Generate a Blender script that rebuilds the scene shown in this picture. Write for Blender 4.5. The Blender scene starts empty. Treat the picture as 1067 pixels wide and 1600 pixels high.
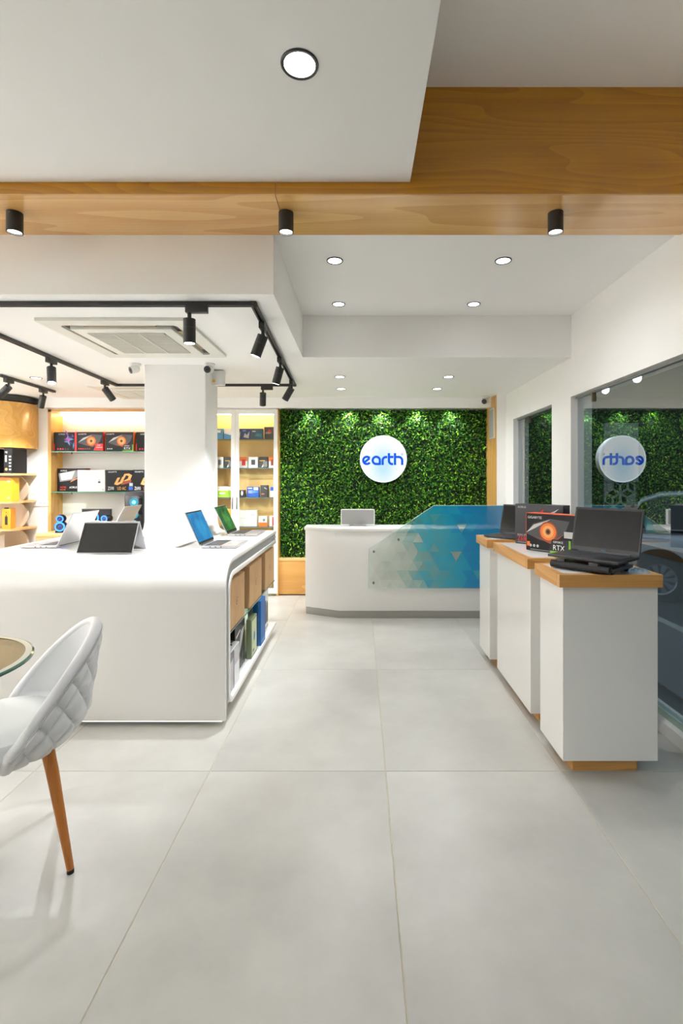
import bpy, bmesh, math, random
from mathutils import Vector, Matrix
random.seed(7)
PI = math.pi
C = bpy.context.scene.collection
SC = bpy.context.scene

# ------------------------------------------------------------------ camera
FPX = 780.0
CAMH = 1.35
cd = bpy.data.cameras.new('camera')
cam = bpy.data.objects.new('camera', cd)
C.objects.link(cam)
cam.location = (0, 0, CAMH)
cam.rotation_euler = (PI / 2, 0, 0)
cd.sensor_fit = 'VERTICAL'
cd.sensor_height = 36.0
cd.lens = FPX * 36.0 / 1600.0
cd.shift_x = -(562 - 533.5) / 1600.0
cd.shift_y = -(800 - 748) / 1600.0
cd.clip_start = 0.02
SC.camera = cam

# ------------------------------------------------------------------ world, exposure
w = bpy.data.worlds.new('world')
SC.world = w
w.use_nodes = True
w.node_tree.nodes['Background'].inputs[0].default_value = (0.62, 0.75, 0.9, 1)
w.node_tree.nodes['Background'].inputs[1].default_value = 0.62
SC.view_settings.view_transform = 'Standard'
SC.view_settings.look = 'None'
SC.view_settings.exposure = 1.02
SC.view_settings.gamma = 1.0
SC.view_settings.use_curve_mapping = False
SC.cycles.use_denoising = True
SC.cycles.max_bounces = 8
SC.cycles.diffuse_bounces = 5
SC.cycles.use_adaptive_sampling = True
SC.cycles.adaptive_threshold = 0.025
SC.cycles.transparent_max_bounces = 16
SC.cycles.caustics_reflective = False
SC.cycles.caustics_refractive = False
SC.cycles.sample_clamp_indirect = 6.0
# lamp powers (each lamp is made inside its fixture's builder)
W_DOWN = 17.0
W_TRACK = 40.0
W_CYL = 11.0
LAMP = (0.93, 0.955, 1.0)
WARM = (1.0, 0.80, 0.52)

# ------------------------------------------------------------------ materials
def lin(c):
    c = c / 255.0
    return c / 12.92 if c <= 0.04045 else ((c + 0.055) / 1.055) ** 2.4

def rgb(r, g, b):
    return (lin(r), lin(g), lin(b), 1.0)

MATS = {}

def mat(name, col, rough=0.5, metal=0.0, spec=0.5, var=0.0, scale=8.0, bump=0.0, emit=0.0, coat=0.0, ecol=None, bscale=None):
    if name in MATS:
        return MATS[name]
    m = bpy.data.materials.new(name)
    m.use_nodes = True
    nt = m.node_tree
    b = nt.nodes['Principled BSDF']
    b.inputs['Base Color'].default_value = col
    b.inputs['Roughness'].default_value = rough
    b.inputs['Metallic'].default_value = metal
    b.inputs['Specular IOR Level'].default_value = spec
    b.inputs['Coat Weight'].default_value = coat
    if emit:
        b.inputs['Emission Color'].default_value = ecol or col
        b.inputs['Emission Strength'].default_value = emit
    if var or bump:
        tc = nt.nodes.new('ShaderNodeTexCoord')
        nz = nt.nodes.new('ShaderNodeTexNoise')
        nz.inputs['Scale'].default_value = scale
        nz.inputs['Detail'].default_value = 6
        nt.links.new(tc.outputs['Object'], nz.inputs['Vector'])
        if var:
            cr = nt.nodes.new('ShaderNodeValToRGB')
            cr.color_ramp.elements[0].position = 0.3
            cr.color_ramp.elements[1].position = 0.7
            cr.color_ramp.elements[0].color = [max(0, x * (1 - var)) for x in col[:3]] + [1]
            cr.color_ramp.elements[1].color = [min(1, x * (1 + var)) for x in col[:3]] + [1]
            nt.links.new(nz.outputs['Fac'], cr.inputs['Fac'])
            nt.links.new(cr.outputs['Color'], b.inputs['Base Color'])
        if bump:
            n2 = nt.nodes.new('ShaderNodeTexNoise')
            n2.inputs['Scale'].default_value = bscale or scale * 6
            nt.links.new(tc.outputs['Object'], n2.inputs['Vector'])
            bp = nt.nodes.new('ShaderNodeBump')
            bp.inputs['Strength'].default_value = bump
            bp.inputs['Distance'].default_value = 0.004
            nt.links.new(n2.outputs['Fac'], bp.inputs['Height'])
            nt.links.new(bp.outputs['Normal'], b.inputs['Normal'])
    MATS[name] = m
    return m

def wood(name, c1, c2, axis='x', rough=0.4, ring=9.0, coat=0.0, off=(0, 0, 0)):
    """Flat-sawn oak: rings around an axis almost parallel to the board."""
    if name in MATS:
        return MATS[name]
    m = bpy.data.materials.new(name)
    m.use_nodes = True
    nt = m.node_tree
    b = nt.nodes['Principled BSDF']
    tc = nt.nodes.new('ShaderNodeTexCoord')
    mp = nt.nodes.new('ShaderNodeMapping')
    s = {'x': (0.12, 1, 1), 'y': (1, 0.12, 1), 'z': (1, 1, 0.12)}[axis]
    mp.inputs['Scale'].default_value = s
    mp.inputs['Location'].default_value = off
    mp.inputs['Rotation'].default_value = (0.02, 0.03, 0.05)
    nt.links.new(tc.outputs['Object'], mp.inputs['Vector'])
    nz = nt.nodes.new('ShaderNodeTexNoise')
    nz.inputs['Scale'].default_value = 2.6
    nz.inputs['Detail'].default_value = 2.0
    nt.links.new(mp.outputs['Vector'], nz.inputs['Vector'])
    mul = nt.nodes.new('ShaderNodeMath')
    mul.operation = 'MULTIPLY'
    mul.inputs[1].default_value = ring
    nt.links.new(nz.outputs['Fac'], mul.inputs[0])
    fr = nt.nodes.new('ShaderNodeMath')
    fr.operation = 'FRACT'
    nt.links.new(mul.outputs[0], fr.inputs[0])
    mp2 = nt.nodes.new('ShaderNodeMapping')
    s2 = {'x': (3, 160, 160), 'y': (160, 3, 160), 'z': (160, 160, 3)}[axis]
    mp2.inputs['Scale'].default_value = s2
    nt.links.new(tc.outputs['Object'], mp2.inputs['Vector'])
    n2 = nt.nodes.new('ShaderNodeTexNoise')
    n2.inputs['Scale'].default_value = 1.0
    nt.links.new(mp2.outputs['Vector'], n2.inputs['Vector'])
    ad = nt.nodes.new('ShaderNodeMath')
    ad.operation = 'MULTIPLY_ADD'
    ad.inputs[1].default_value = 0.55
    nt.links.new(n2.outputs['Fac'], ad.inputs[0])
    m3 = nt.nodes.new('ShaderNodeMath')
    m3.operation = 'MULTIPLY'
    m3.inputs[1].default_value = 0.45
    nt.links.new(fr.outputs[0], m3.inputs[0])
    nt.links.new(m3.outputs[0], ad.inputs[2])
    cr = nt.nodes.new('ShaderNodeValToRGB')
    cr.color_ramp.elements[0].position = 0.12
    cr.color_ramp.elements[1].position = 0.85
    cr.color_ramp.elements[0].color = c1
    cr.color_ramp.elements[1].color = c2
    nt.links.new(ad.outputs[0], cr.inputs['Fac'])
    nt.links.new(cr.outputs['Color'], b.inputs['Base Color'])
    b.inputs['Roughness'].default_value = rough
    b.inputs['Coat Weight'].default_value = coat
    b.inputs['Coat Roughness'].default_value = 0.12
    MATS[name] = m
    return m

def glass(name, tint, r0=0.05, rough=0.0):
    """Sheet glass: tinted see-through plus a mirror that grows towards grazing angles (Schlick)."""
    if name in MATS:
        return MATS[name]
    m = bpy.data.materials.new(name)
    m.use_nodes = True
    nt = m.node_tree
    nt.nodes.remove(nt.nodes['Principled BSDF'])
    out = nt.nodes['Material Output']
    tr = nt.nodes.new('ShaderNodeBsdfTransparent')
    tr.inputs[0].default_value = tint
    gl = nt.nodes.new('ShaderNodeBsdfGlossy')
    gl.inputs['Roughness'].default_value = rough
    lw = nt.nodes.new('ShaderNodeLayerWeight')
    lw.inputs['Blend'].default_value = 0.5
    pw = nt.nodes.new('ShaderNodeMath')
    pw.operation = 'POWER'
    pw.inputs[1].default_value = 5.0
    nt.links.new(lw.outputs['Facing'], pw.inputs[0])
    ma = nt.nodes.new('ShaderNodeMath')
    ma.operation = 'MULTIPLY_ADD'
    ma.inputs[1].default_value = 1 - r0
    ma.inputs[2].default_value = r0
    nt.links.new(pw.outputs[0], ma.inputs[0])
    mx = nt.nodes.new('ShaderNodeMixShader')
    nt.links.new(ma.outputs[0], mx.inputs[0])
    nt.links.new(tr.outputs[0], mx.inputs[1])
    nt.links.new(gl.outputs[0], mx.inputs[2])
    nt.links.new(mx.outputs[0], out.inputs['Surface'])
    MATS[name] = m
    return m

def emis(name, col, strength):
    if name in MATS:
        return MATS[name]
    m = bpy.data.materials.new(name)
    m.use_nodes = True
    nt = m.node_tree
    nt.nodes.remove(nt.nodes['Principled BSDF'])
    e = nt.nodes.new('ShaderNodeEmission')
    e.inputs[0].default_value = col
    e.inputs[1].default_value = strength
    nt.links.new(e.outputs[0], nt.nodes['Material Output'].inputs['Surface'])
    MATS[name] = m
    return m

def colattr(name, rough=0.5, trans=0.0, alpha=False):
    """Colour from the mesh's 'Col' attribute (print, leaf colours)."""
    m = bpy.data.materials.new(name)
    m.use_nodes = True
    nt = m.node_tree
    b = nt.nodes['Principled BSDF']
    at = nt.nodes.new('ShaderNodeAttribute')
    at.attribute_name = 'Col'
    nt.links.new(at.outputs['Color'], b.inputs['Base Color'])
    if alpha:
        nt.links.new(at.outputs['Alpha'], b.inputs['Alpha'])
    b.inputs['Roughness'].default_value = rough
    MATS[name] = m
    return m

WALL = mat('wall_paint', rgb(243, 241, 236), 0.55, var=0.015, scale=2.0, bump=0.03)
CEIL = mat('ceiling_paint', rgb(250, 249, 246), 0.6, var=0.01, scale=2.0)
WHITE = mat('white_lacquer', rgb(240, 238, 234), 0.22, coat=0.3)
SOLID = mat('white_solid_surface', rgb(243, 240, 235), 0.25, coat=0.25)
GROOVE = mat('grey_groove', rgb(150, 150, 146), 0.5)
GREYPL = mat('grey_plinth', rgb(165, 163, 156), 0.4, metal=0.3)
OAK = wood('oak', rgb(186, 126, 58), rgb(222, 168, 96), 'x', 0.32, coat=0.35)
OAKY = wood('oak_lengthwise', rgb(186, 126, 58), rgb(222, 168, 96), 'y', 0.35, coat=0.2)
OAKZ = wood('oak_upright', rgb(190, 140, 66), rgb(222, 178, 104), 'z', 0.4)
OAKL = wood('pale_oak', rgb(205, 158, 92), rgb(235, 196, 134), 'x', 0.4)
LEGW = wood('leg_wood', rgb(172, 100, 34), rgb(205, 132, 54), 'z', 0.35)
BLACK = mat('black_metal', rgb(36, 35, 33), 0.45, var=0.1, scale=20)
BLACKP = mat('black_plastic', rgb(24, 24, 26), 0.35, var=0.1, scale=20)
SCREENB = mat('black_screen', rgb(20, 21, 22), 0.08, spec=0.6)
SILVER = mat('silver_aluminium', rgb(190, 190, 192), 0.32, metal=0.75)
DGREY = mat('dark_grey', rgb(62, 62, 64), 0.45)
MGREY = mat('mid_grey', rgb(120, 120, 118), 0.5)
LGREY = mat('light_grey', rgb(205, 204, 200), 0.5)
CARD = mat('cardboard', rgb(201, 160, 112), 0.75, var=0.06, scale=12, bump=0.1)
CARDD = mat('cardboard_ink', rgb(60, 46, 34), 0.8)
PLASTW = mat('white_plastic', rgb(235, 234, 230), 0.4)
STEEL = mat('steel', rgb(150, 150, 150), 0.25, metal=1.0)
LEATH = mat('white_leather', rgb(226, 226, 227), 0.38, bump=0.08, scale=60, bscale=300)
LED_W = emis('led_strip_white', (1.0, 0.95, 0.85, 1), 1.1)
LED_Y = emis('led_strip_warm', (1.0, 0.83, 0.5, 1), 13.0)
LENS = emis('lamp_lens', (1.0, 0.99, 0.96, 1), 5.0)
RUBBER = mat('rubber', rgb(18, 18, 18), 0.7)
WGLASS = glass('window_glass', (0.80, 0.84, 0.83, 1), 0.28)
CGLASS = glass('clear_glass', (0.97, 0.98, 0.975, 1), 0.03)
SHGLASS = glass('shelf_glass', (0.84, 0.94, 0.89, 1), 0.04)
TGLASS = glass('table_glass', (0.74, 0.77, 0.72, 1), 0.10)
GEDGE = mat('glass_edge', rgb(24, 120, 84), 0.15, spec=0.7)

# ------------------------------------------------------------------ mesh helpers
class MB:
    def __init__(self):
        self.v, self.f, self.m = [], [], []

    def add(self, vs, fs, mi=0, M=None):
        o = len(self.v)
        for p in vs:
            p = Vector(p)
            self.v.append(tuple(M @ p) if M is not None else tuple(p))
        for f in fs:
            self.f.append([i + o for i in f])
            self.m.append(mi)
        return self

    def box(self, x0, x1, y0, y1, z0, z1, mi=0, M=None):
        vs = [(x, y, z) for z in (z0, z1) for y in (y0, y1) for x in (x0, x1)]
        fs = [(0, 2, 3, 1), (4, 5, 7, 6), (0, 1, 5, 4), (2, 6, 7, 3), (0, 4, 6, 2), (1, 3, 7, 5)]
        return self.add(vs, fs, mi, M)

    def cyl(self, p0, p1, r0, r1=None, n=20, mi=0, caps=True, M=None):
        r1 = r0 if r1 is None else r1
        p0, p1 = Vector(p0), Vector(p1)
        d = (p1 - p0).normalized()
        a = d.orthogonal().normalized()
        b = d.cross(a)
        vs = []
        for p, r in ((p0, r0), (p1, r1)):
            for i in range(n):
                t = 2 * PI * i / n
                vs.append(p + a * (r * math.cos(t)) + b * (r * math.sin(t)))
        fs = [(i, (i + 1) % n, n + (i + 1) % n, n + i) for i in range(n)]
        if caps:
            fs += [tuple(range(n - 1, -1, -1)), tuple(range(n, 2 * n))]
        return self.add(vs, fs, mi, M)

    def tube(self, pts, r, n=8, mi=0, M=None):
        pts = [Vector(p) for p in pts]
        vs, fs = [], []
        up = None
        for k, p in enumerate(pts):
            d = (pts[min(k + 1, len(pts) - 1)] - pts[max(k - 1, 0)]).normalized()
            if up is None:
                up = d.orthogonal().normalized()
            a = (up - d * up.dot(d)).normalized()
            up = a
            b = d.cross(a)
            rr = r[k] if isinstance(r, (list, tuple)) else r
            for i in range(n):
                t = 2 * PI * i / n
                vs.append(p + a * (rr * math.cos(t)) + b * (rr * math.sin(t)))
        for k in range(len(pts) - 1):
            for i in range(n):
                fs.append((k * n + i, k * n + (i + 1) % n, (k + 1) * n + (i + 1) % n, (k + 1) * n + i))
        fs.append(tuple(range(n - 1, -1, -1)))
        fs.append(tuple(range((len(pts) - 1) * n, len(pts) * n)))
        return self.add(vs, fs, mi, M)

    def lathe(self, prof, n=32, mi=0, M=None):
        vs, fs = [], []
        for r, z in prof:
            for i in range(n):
                t = 2 * PI * i / n
                vs.append((r * math.cos(t), r * math.sin(t), z))
        for k in range(len(prof) - 1):
            for i in range(n):
                fs.append((k * n + i, k * n + (i + 1) % n, (k + 1) * n + (i + 1) % n, (k + 1) * n + i))
        return self.add(vs, fs, mi, M)

    def prism(self, poly, axis, a0, a1, mi=0, M=None):
        """poly: 2-D outline; axis x: (y,z), y: (x,z), z: (x,y)."""
        def P(p, a):
            return {'x': (a, p[0], p[1]), 'y': (p[0], a, p[1]), 'z': (p[0], p[1], a)}[axis]
        n = len(poly)
        vs = [P(p, a0) for p in poly] + [P(p, a1) for p in poly]
        fs = [(i, (i + 1) % n, n + (i + 1) % n, n + i) for i in range(n)]
        fs += [tuple(range(n - 1, -1, -1)), tuple(range(n, 2 * n))]
        return self.add(vs, fs, mi, M)

    def band(self, inner, outer, axis, a0, a1, mi=0, closed=False):
        """solid between two open (or closed) outlines with equal point counts."""
        def P(p, a):
            return {'x': (a, p[0], p[1]), 'y': (p[0], a, p[1]), 'z': (p[0], p[1], a)}[axis]
        n = len(inner)
        vs = [P(p, a0) for p in inner] + [P(p, a0) for p in outer] + [P(p, a1) for p in inner] + [P(p, a1) for p in outer]
        fs = []
        rng = range(n) if closed else range(n - 1)
        for i in rng:
            j = (i + 1) % n
            fs += [(i, j, n + j, n + i), (2 * n + i, 3 * n + i, 3 * n + j, 2 * n + j),
                   (i, 2 * n + i, 2 * n + j, j), (n + i, n + j, 3 * n + j, 3 * n + i)]
        if not closed:
            for i in (0, n - 1):
                fs.append((i, n + i, 3 * n + i, 2 * n + i))
        return self.add(vs, fs, mi)

    def sphere(self, c, r, nu=20, nv=12, mi=0, M=None):
        vs, fs = [], []
        rx, ry, rz = (r, r, r) if not isinstance(r, (tuple, list)) else r
        for k in range(nv + 1):
            ph = PI * k / nv
            for i in range(nu):
                t = 2 * PI * i / nu
                vs.append((c[0] + rx * math.sin(ph) * math.cos(t), c[1] + ry * math.sin(ph) * math.sin(t), c[2] + rz * math.cos(ph)))
        for k in range(nv):
            for i in range(nu):
                fs.append((k * nu + i, (k + 1) * nu + i, (k + 1) * nu + (i + 1) % nu, k * nu + (i + 1) % nu))
        return self.add(vs, fs, mi, M)

    def grid(self, rows, mi=0, closed=False):
        n = len(rows[0])
        vs = [p for r in rows for p in r]
        fs = []
        for k in range(len(rows) - 1):
            for i in range(n if closed else n - 1):
                j = (i + 1) % n
                fs.append((k * n + i, k * n + j, (k + 1) * n + j, (k + 1) * n + i))
        return self.add(vs, fs, mi)

    def build(self, name, mats, parent=None, bevel=0.0, seg=2, smooth=False, loc=None, rz=None, weld=True, norm=True):
        me = bpy.data.meshes.new(name)
        me.from_pydata(self.v, [], self.f)
        if not isinstance(mats, (list, tuple)):
            mats = [mats]
        for m in mats:
            me.materials.append(m)
        me.polygons.foreach_set('material_index', self.m)
        bm = bmesh.new()
        bm.from_mesh(me)
        if weld:
            bmesh.ops.remove_doubles(bm, verts=bm.verts, dist=1e-5)
        if norm:
            bmesh.ops.recalc_face_normals(bm, faces=bm.faces)
        if bevel:
            ed = [e for e in bm.edges if len(e.link_faces) == 2 and e.calc_face_angle(0) > 0.6]
            bmesh.ops.bevel(bm, geom=ed, offset=bevel, segments=seg, affect='EDGES', clamp_overlap=True, profile=0.6)
        bm.to_mesh(me)
        bm.free()
        if smooth or bevel:
            me.polygons.foreach_set('use_smooth', [True] * len(me.polygons))
            me.set_sharp_from_angle(angle=math.radians(35))
        o = bpy.data.objects.new(name, me)
        C.objects.link(o)
        if parent is not None:
            o.parent = parent
        if loc is not None:
            o.location = loc
        if rz is not None:
            o.rotation_euler = (0, 0, rz)
        return o

def tag(o, label, cat, group=None):
    o['label'] = label
    o['category'] = cat
    if group:
        o['group'] = group
    return o

def struct(o):
    o['kind'] = 'structure'
    return o

def thing(name, label, cat, loc=(0, 0, 0), rz=0.0, group=None):
    o = bpy.data.objects.new(name, None)
    C.objects.link(o)
    o.location = loc
    o.rotation_euler = (0, 0, rz)
    o.empty_display_size = 0.05
    return tag(o, label, cat, group)

def bx(name, m, x0, x1, y0, y1, z0, z1, parent=None, bevel=0.0, **k):
    return MB().box(x0, x1, y0, y1, z0, z1).build(name, m, parent, bevel, **k)

def arc(cx, cy, r, a0, a1, n=10):
    return [(cx + r * math.cos(math.radians(a0 + (a1 - a0) * i / n)), cy + r * math.sin(math.radians(a0 + (a1 - a0) * i / n))) for i in range(n + 1)]

def lamp(name, parent, loc, direction, power, angle=120, blend=0.9, col=LAMP, r=0.03):
    ld = bpy.data.lights.new(name, 'SPOT')
    ld.energy = power
    ld.color = col
    ld.spot_size = math.radians(angle)
    ld.spot_blend = blend
    ld.shadow_soft_size = r
    o = bpy.data.objects.new(name, ld)
    C.objects.link(o)
    o.parent = parent
    o.location = loc
    o.rotation_euler = Vector(direction).to_track_quat('-Z', 'Y').to_euler()
    return o

TXT = {}

def text_geo(s):
    if s in TXT:
        return TXT[s]
    cu = bpy.data.curves.new('t', 'FONT')
    cu.body = s
    cu.size = 1.0
    cu.resolution_u = 2
    ob = bpy.data.objects.new('t', cu)
    C.objects.link(ob)
    dg = bpy.context.evaluated_depsgraph_get()
    me = bpy.data.meshes.new_from_object(ob.evaluated_get(dg))
    vs = [(v.co.x, v.co.y) for v in me.vertices]
    fs = [list(p.vertices) for p in me.polygons]
    bpy.data.objects.remove(ob)
    bpy.data.curves.remove(cu)
    bpy.data.meshes.remove(me)
    x0, x1 = min(p[0] for p in vs), max(p[0] for p in vs)
    vs = [(x - x0, y) for x, y in vs]
    TXT[s] = (vs, fs, x1 - x0)
    return TXT[s]

class Print:
    """Flat print on the front (local -Y) face of a box w x d x h standing at its base centre."""
    def __init__(self, w, d, h):
        self.w, self.d, self.h = w, d, h
        self.mb = MB()
        self.mats = []
        self.k = 0

    def mi(self, m):
        if m not in self.mats:
            self.mats.append(m)
        return self.mats.index(m)

    def pt(self, u, v):
        return ((u - 0.5) * self.w, -self.d / 2 - 0.0006 - 0.00025 * self.k, v * self.h)

    def poly(self, pts, m):
        self.k += 1
        self.mb.add([self.pt(u, v) for u, v in pts], [tuple(range(len(pts)))], self.mi(m))
        return self

    def rect(self, u0, u1, v0, v1, m):
        return self.poly([(u0, v0), (u1, v0), (u1, v1), (u0, v1)], m)

    def ell(self, u, v, ru, rv, m, n=20):
        return self.poly([(u + ru * math.cos(2 * PI * i / n), v + rv * math.sin(2 * PI * i / n)) for i in range(n)], m)

    def text(self, s, u, v, size, m, wide=1.0):
        """size: letter height as a share of the box height; u,v the lower left corner."""
        self.k += 1
        vs, fs, tw = text_geo(s)
        k = size * self.h / 0.7
        out = [((u - 0.5) * self.w + x * k * wide, -self.d / 2 - 0.0006 - 0.00025 * self.k, v * self.h + y * k) for x, y in vs]
        self.mb.add(out, fs, self.mi(m))
        return self

    def build(self, parent):
        if self.mb.f:
            return self.mb.build('front_print', self.mats, parent, weld=False, norm=False)

def pbox(name, label, cat, loc, rz, w, d, h, m, group=None, art=None, side=None, bevel=0.002):
    """A printed box: body mesh (top-level), with its print as a child."""
    mb = MB().box(-w / 2, w / 2, -d / 2, d / 2, 0, h)
    o = mb.build(name, m, None, bevel, 1, loc=loc, rz=rz)
    tag(o, label, cat, group)
    if side is not None:
        sb = MB()
        sb.box(-w / 2 - 0.001, -w / 2 + 0.004, -d / 2 + 0.001, d / 2 - 0.001, 0.001, h + 0.001)
        sb.box(-w / 2 + 0.004, w / 2 - 0.001, -d / 2 + 0.001, d / 2 - 0.001, h - 0.004, h + 0.001)
        sb.box(w / 2 - 0.004, w / 2 + 0.001, -d / 2 + 0.001, d / 2 - 0.001, 0.001, h + 0.001)
        sb.build('coloured_side', side, o)
    if art:
        p = Print(w, d, h)
        art(p)
        p.build(o)
    return o

def flat(name, col, rough=0.5):
    return mat('ink_' + name, col, rough)

I_ORANGE = flat('orange', rgb(235, 120, 40))
I_RED = flat('red', rgb(214, 34, 30))
I_WHITE = flat('white', rgb(240, 240, 238))
I_GREEN = flat('green', rgb(118, 185, 30))
I_BLACK = flat('black', rgb(22, 21, 22))
I_BLUE = flat('blue', rgb(24, 92, 190))
I_LBLUE = flat('light_blue', rgb(90, 160, 220))
I_NAVY = flat('navy', rgb(28, 38, 110))
I_TEAL = flat('teal', rgb(30, 130, 150))
I_PURPLE = flat('purple', rgb(130, 60, 160))
I_PINK = flat('pink', rgb(200, 80, 160))
I_GREY = flat('grey', rgb(128, 128, 128))
I_DGREY = flat('dark_grey', rgb(66, 66, 68))
I_LGREY = flat('light_grey', rgb(196, 196, 194))
I_YEL = flat('yellow', rgb(248, 196, 30))
I_COPPER = flat('copper', rgb(236, 168, 92))
I_RUST = flat('rust', rgb(150, 66, 30))
I_LIME = flat('lime', rgb(170, 215, 60))

# ================================================================== STRUCTURE
XL, XR = -4.6, 1.60          # left wall, right wall (inner faces)
YN, YB = -2.6, 5.75          # wall behind the camera, back wall line
Z_LOW, Z_TRAY, Z_HIGH = 2.27, 2.586, 3.03
Z_SLAB, Z_BEAM = 2.62, 2.566
BY0, BY1 = 2.141, 2.49       # wood beam
TX0, TY1 = -0.431, 3.78      # ceiling tray: left side, far side

# floor: grout bed with single tiles on it
TILE = bpy.data.materials.new('floor_tile')
TILE.use_nodes = True
nt = TILE.node_tree
b = nt.nodes['Principled BSDF']
tc = nt.nodes.new('ShaderNodeTexCoord')
n1 = nt.nodes.new('ShaderNodeTexNoise')
n1.inputs['Scale'].default_value = 1.6
n1.inputs['Detail'].default_value = 8
n1.inputs['Roughness'].default_value = 0.62
oi = nt.nodes.new('ShaderNodeObjectInfo')
va = nt.nodes.new('ShaderNodeVectorMath')
va.operation = 'ADD'
vm = nt.nodes.new('ShaderNodeVectorMath')
vm.operation = 'SCALE'
vm.inputs['Scale'].default_value = 1.7
nt.links.new(oi.outputs['Location'], vm.inputs[0])
nt.links.new(tc.outputs['Object'], va.inputs[0])
nt.links.new(vm.outputs[0], va.inputs[1])
nt.links.new(va.outputs[0], n1.inputs['Vector'])
cr = nt.nodes.new('ShaderNodeValToRGB')
cr.color_ramp.elements[0].position = 0.3
cr.color_ramp.elements[1].position = 0.72
cr.color_ramp.elements[0].color = rgb(170, 168, 161)
cr.color_ramp.elements[1].color = rgb(195, 193, 185)
nt.links.new(n1.outputs['Fac'], cr.inputs['Fac'])
nt.links.new(cr.outputs['Color'], b.inputs['Base Color'])
b.inputs['Roughness'].default_value = 0.34
b.inputs['Specular IOR Level'].default_value = 0.42
GROUT = mat('grout', rgb(186, 178, 156), 0.9, var=0.1, scale=30)

fl = struct(bx('floor', GROUT, XL - 0.2, XR + 0.12, YN - 0.2, 6.1, -0.14, -0.0018))
TW, TL = 0.81, 1.23
tile_mesh = None
for i in range(-6, 2):
    for j in range(-4, 4):
        x0, x1 = 0.119 + TW * i, 0.119 + TW * (i + 1)
        y0, y1 = 2.304 + TL * j, 2.304 + TL * (j + 1)
        x0c, x1c, y0c, y1c = max(x0, XL - 0.1), min(x1, XR + 0.0), max(y0, YN - 0.1), min(y1, 6.0)
        if x1c - x0c < 0.02 or y1c - y0c < 0.02:
            continue
        full = (x0c, x1c, y0c, y1c) == (x0, x1, y0, y1)
        cx, cy = (x0c + x1c) / 2, (y0c + y1c) / 2
        if full and tile_mesh:
            t = bpy.data.objects.new('floor_tile', tile_mesh)
            C.objects.link(t)
            t.parent = fl
            t.location = (cx, cy, 0)
        else:
            hx, hy = (x1c - x0c) / 2 - 0.0022, (y1c - y0c) / 2 - 0.0022
            t = MB().box(-hx, hx, -hy, hy, -0.012, 0).build('floor_tile', TILE, fl, 0.0012, 1, loc=(cx, cy, 0))
            if full:
                tile_mesh = t.data

# ceiling: low plane with a raised tray, beam, dropped slab and the high part
ce = MB()
ce.box(XL - 0.1, TX0, BY1, 6.1, Z_LOW, Z_HIGH + 0.1)                 # low ceiling over the island
ce.box(TX0, XR + 0.1, TY1, 6.1, Z_LOW, Z_HIGH + 0.1)                 # low ceiling over the reception
ce.box(TX0, XR + 0.1, BY1, TY1, Z_TRAY, Z_HIGH + 0.1)                # tray
ce.box(XL - 0.1, XR + 0.1, YN - 0.1, BY0, Z_HIGH, Z_HIGH + 0.1)      # high ceiling
ceil = struct(ce.build('ceiling', CEIL))
bx('dropped_slab', CEIL, XL - 0.05, 0.216, YN - 0.05, BY0 - 0.002, Z_SLAB, Z_HIGH, ceil, 0.003)
bx('back_soffit', CEIL, -3.60, 1.50, 5.66, 5.74, 2.157, Z_LOW, ceil)

# oak clad beam: two boards meeting at a dark joint
bm_ = struct(bx('trim_1', OAK, XL - 0.05, XR, BY0 + 0.01, BY1 - 0.004, Z_BEAM + 0.006, Z_HIGH))
JX = -0.361
OAKB = wood('oak_beam_shaded', rgb(168, 106, 0), rgb(200, 140, 12), 'x', 0.26, ring=26, coat=0.5, off=(0.4, 0.2, 0.1))  # front boards darker: their lack of light is put into the colour
OAKU = wood('oak_beam_lit', rgb(206, 152, 84), rgb(232, 186, 118), 'x', 0.22, ring=9, coat=0.6, off=(1.4, 2.2, 0.1))  # underside paler: the light bounced up at it is put into the colour
for x0, x1 in ((XL - 0.05, JX - 0.002), (JX + 0.002, XR)):
    bx('face_board', OAKB, x0, x1, BY0, BY0 + 0.01, Z_BEAM + 0.006, Z_HIGH, bm_)
    bx('under_board', OAKU, x0, x1, BY0, BY1, Z_BEAM, Z_BEAM + 0.006, bm_)

# walls
wl = struct(bx('wall_left', WALL, XL - 0.15, XL, YN, 6.1, 0, Z_HIGH))
wf = struct(bx('wall_front', mat('darkened_wall', rgb(132, 124, 112), 0.6, var=0.08), XL - 0.15, XR + 0.15, YN - 0.15, YN, 0, Z_HIGH))  # unseen wall, darkened to send less light back onto front faces
wb = MB()
wb.box(XL - 0.15, XR + 0.3, 6.0, 6.15, 0, 2.4)
wb.box(XL, -3.585, 5.75, 6.0, 0, Z_LOW)                 # white pier left of the open shelves
wb.box(-3.585, -0.94, 5.75, 6.0, 2.149, Z_LOW)          # above shelves and cabinet
wb.box(-1.80, -1.74, 5.75, 6.0, 0, 2.149)
struct(wb.build('wall_back', WALL))
Y1A, Y1B = 4.16, 5.20       # small window
Y2A, Y2B = -1.6, 3.786      # large window
ZH = 1.97
wr = MB()
wr.box(XR, XR + 0.16, YN, 6.1, ZH, Z_HIGH)
wr.box(XR, XR + 0.16, YN, Y2A, 0, ZH)
wr.box(XR, XR + 0.16, Y2B, Y1A, 0, ZH)
wr.box(XR, XR + 0.16, Y1B, 6.1, 0, ZH)
wr.box(1.50, XR, 5.46, 6.1, 0, Z_LOW)                   # pier beside the green wall
wr.box(XR, XR + 0.15, Y2A, Y2B, -0.1, 0.065)            # white kerb under the glass
wr.box(XR, XR + 0.15, Y1A, Y1B, -0.1, 0.065)
struct(wr.build('wall_right', WALL))
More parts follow.
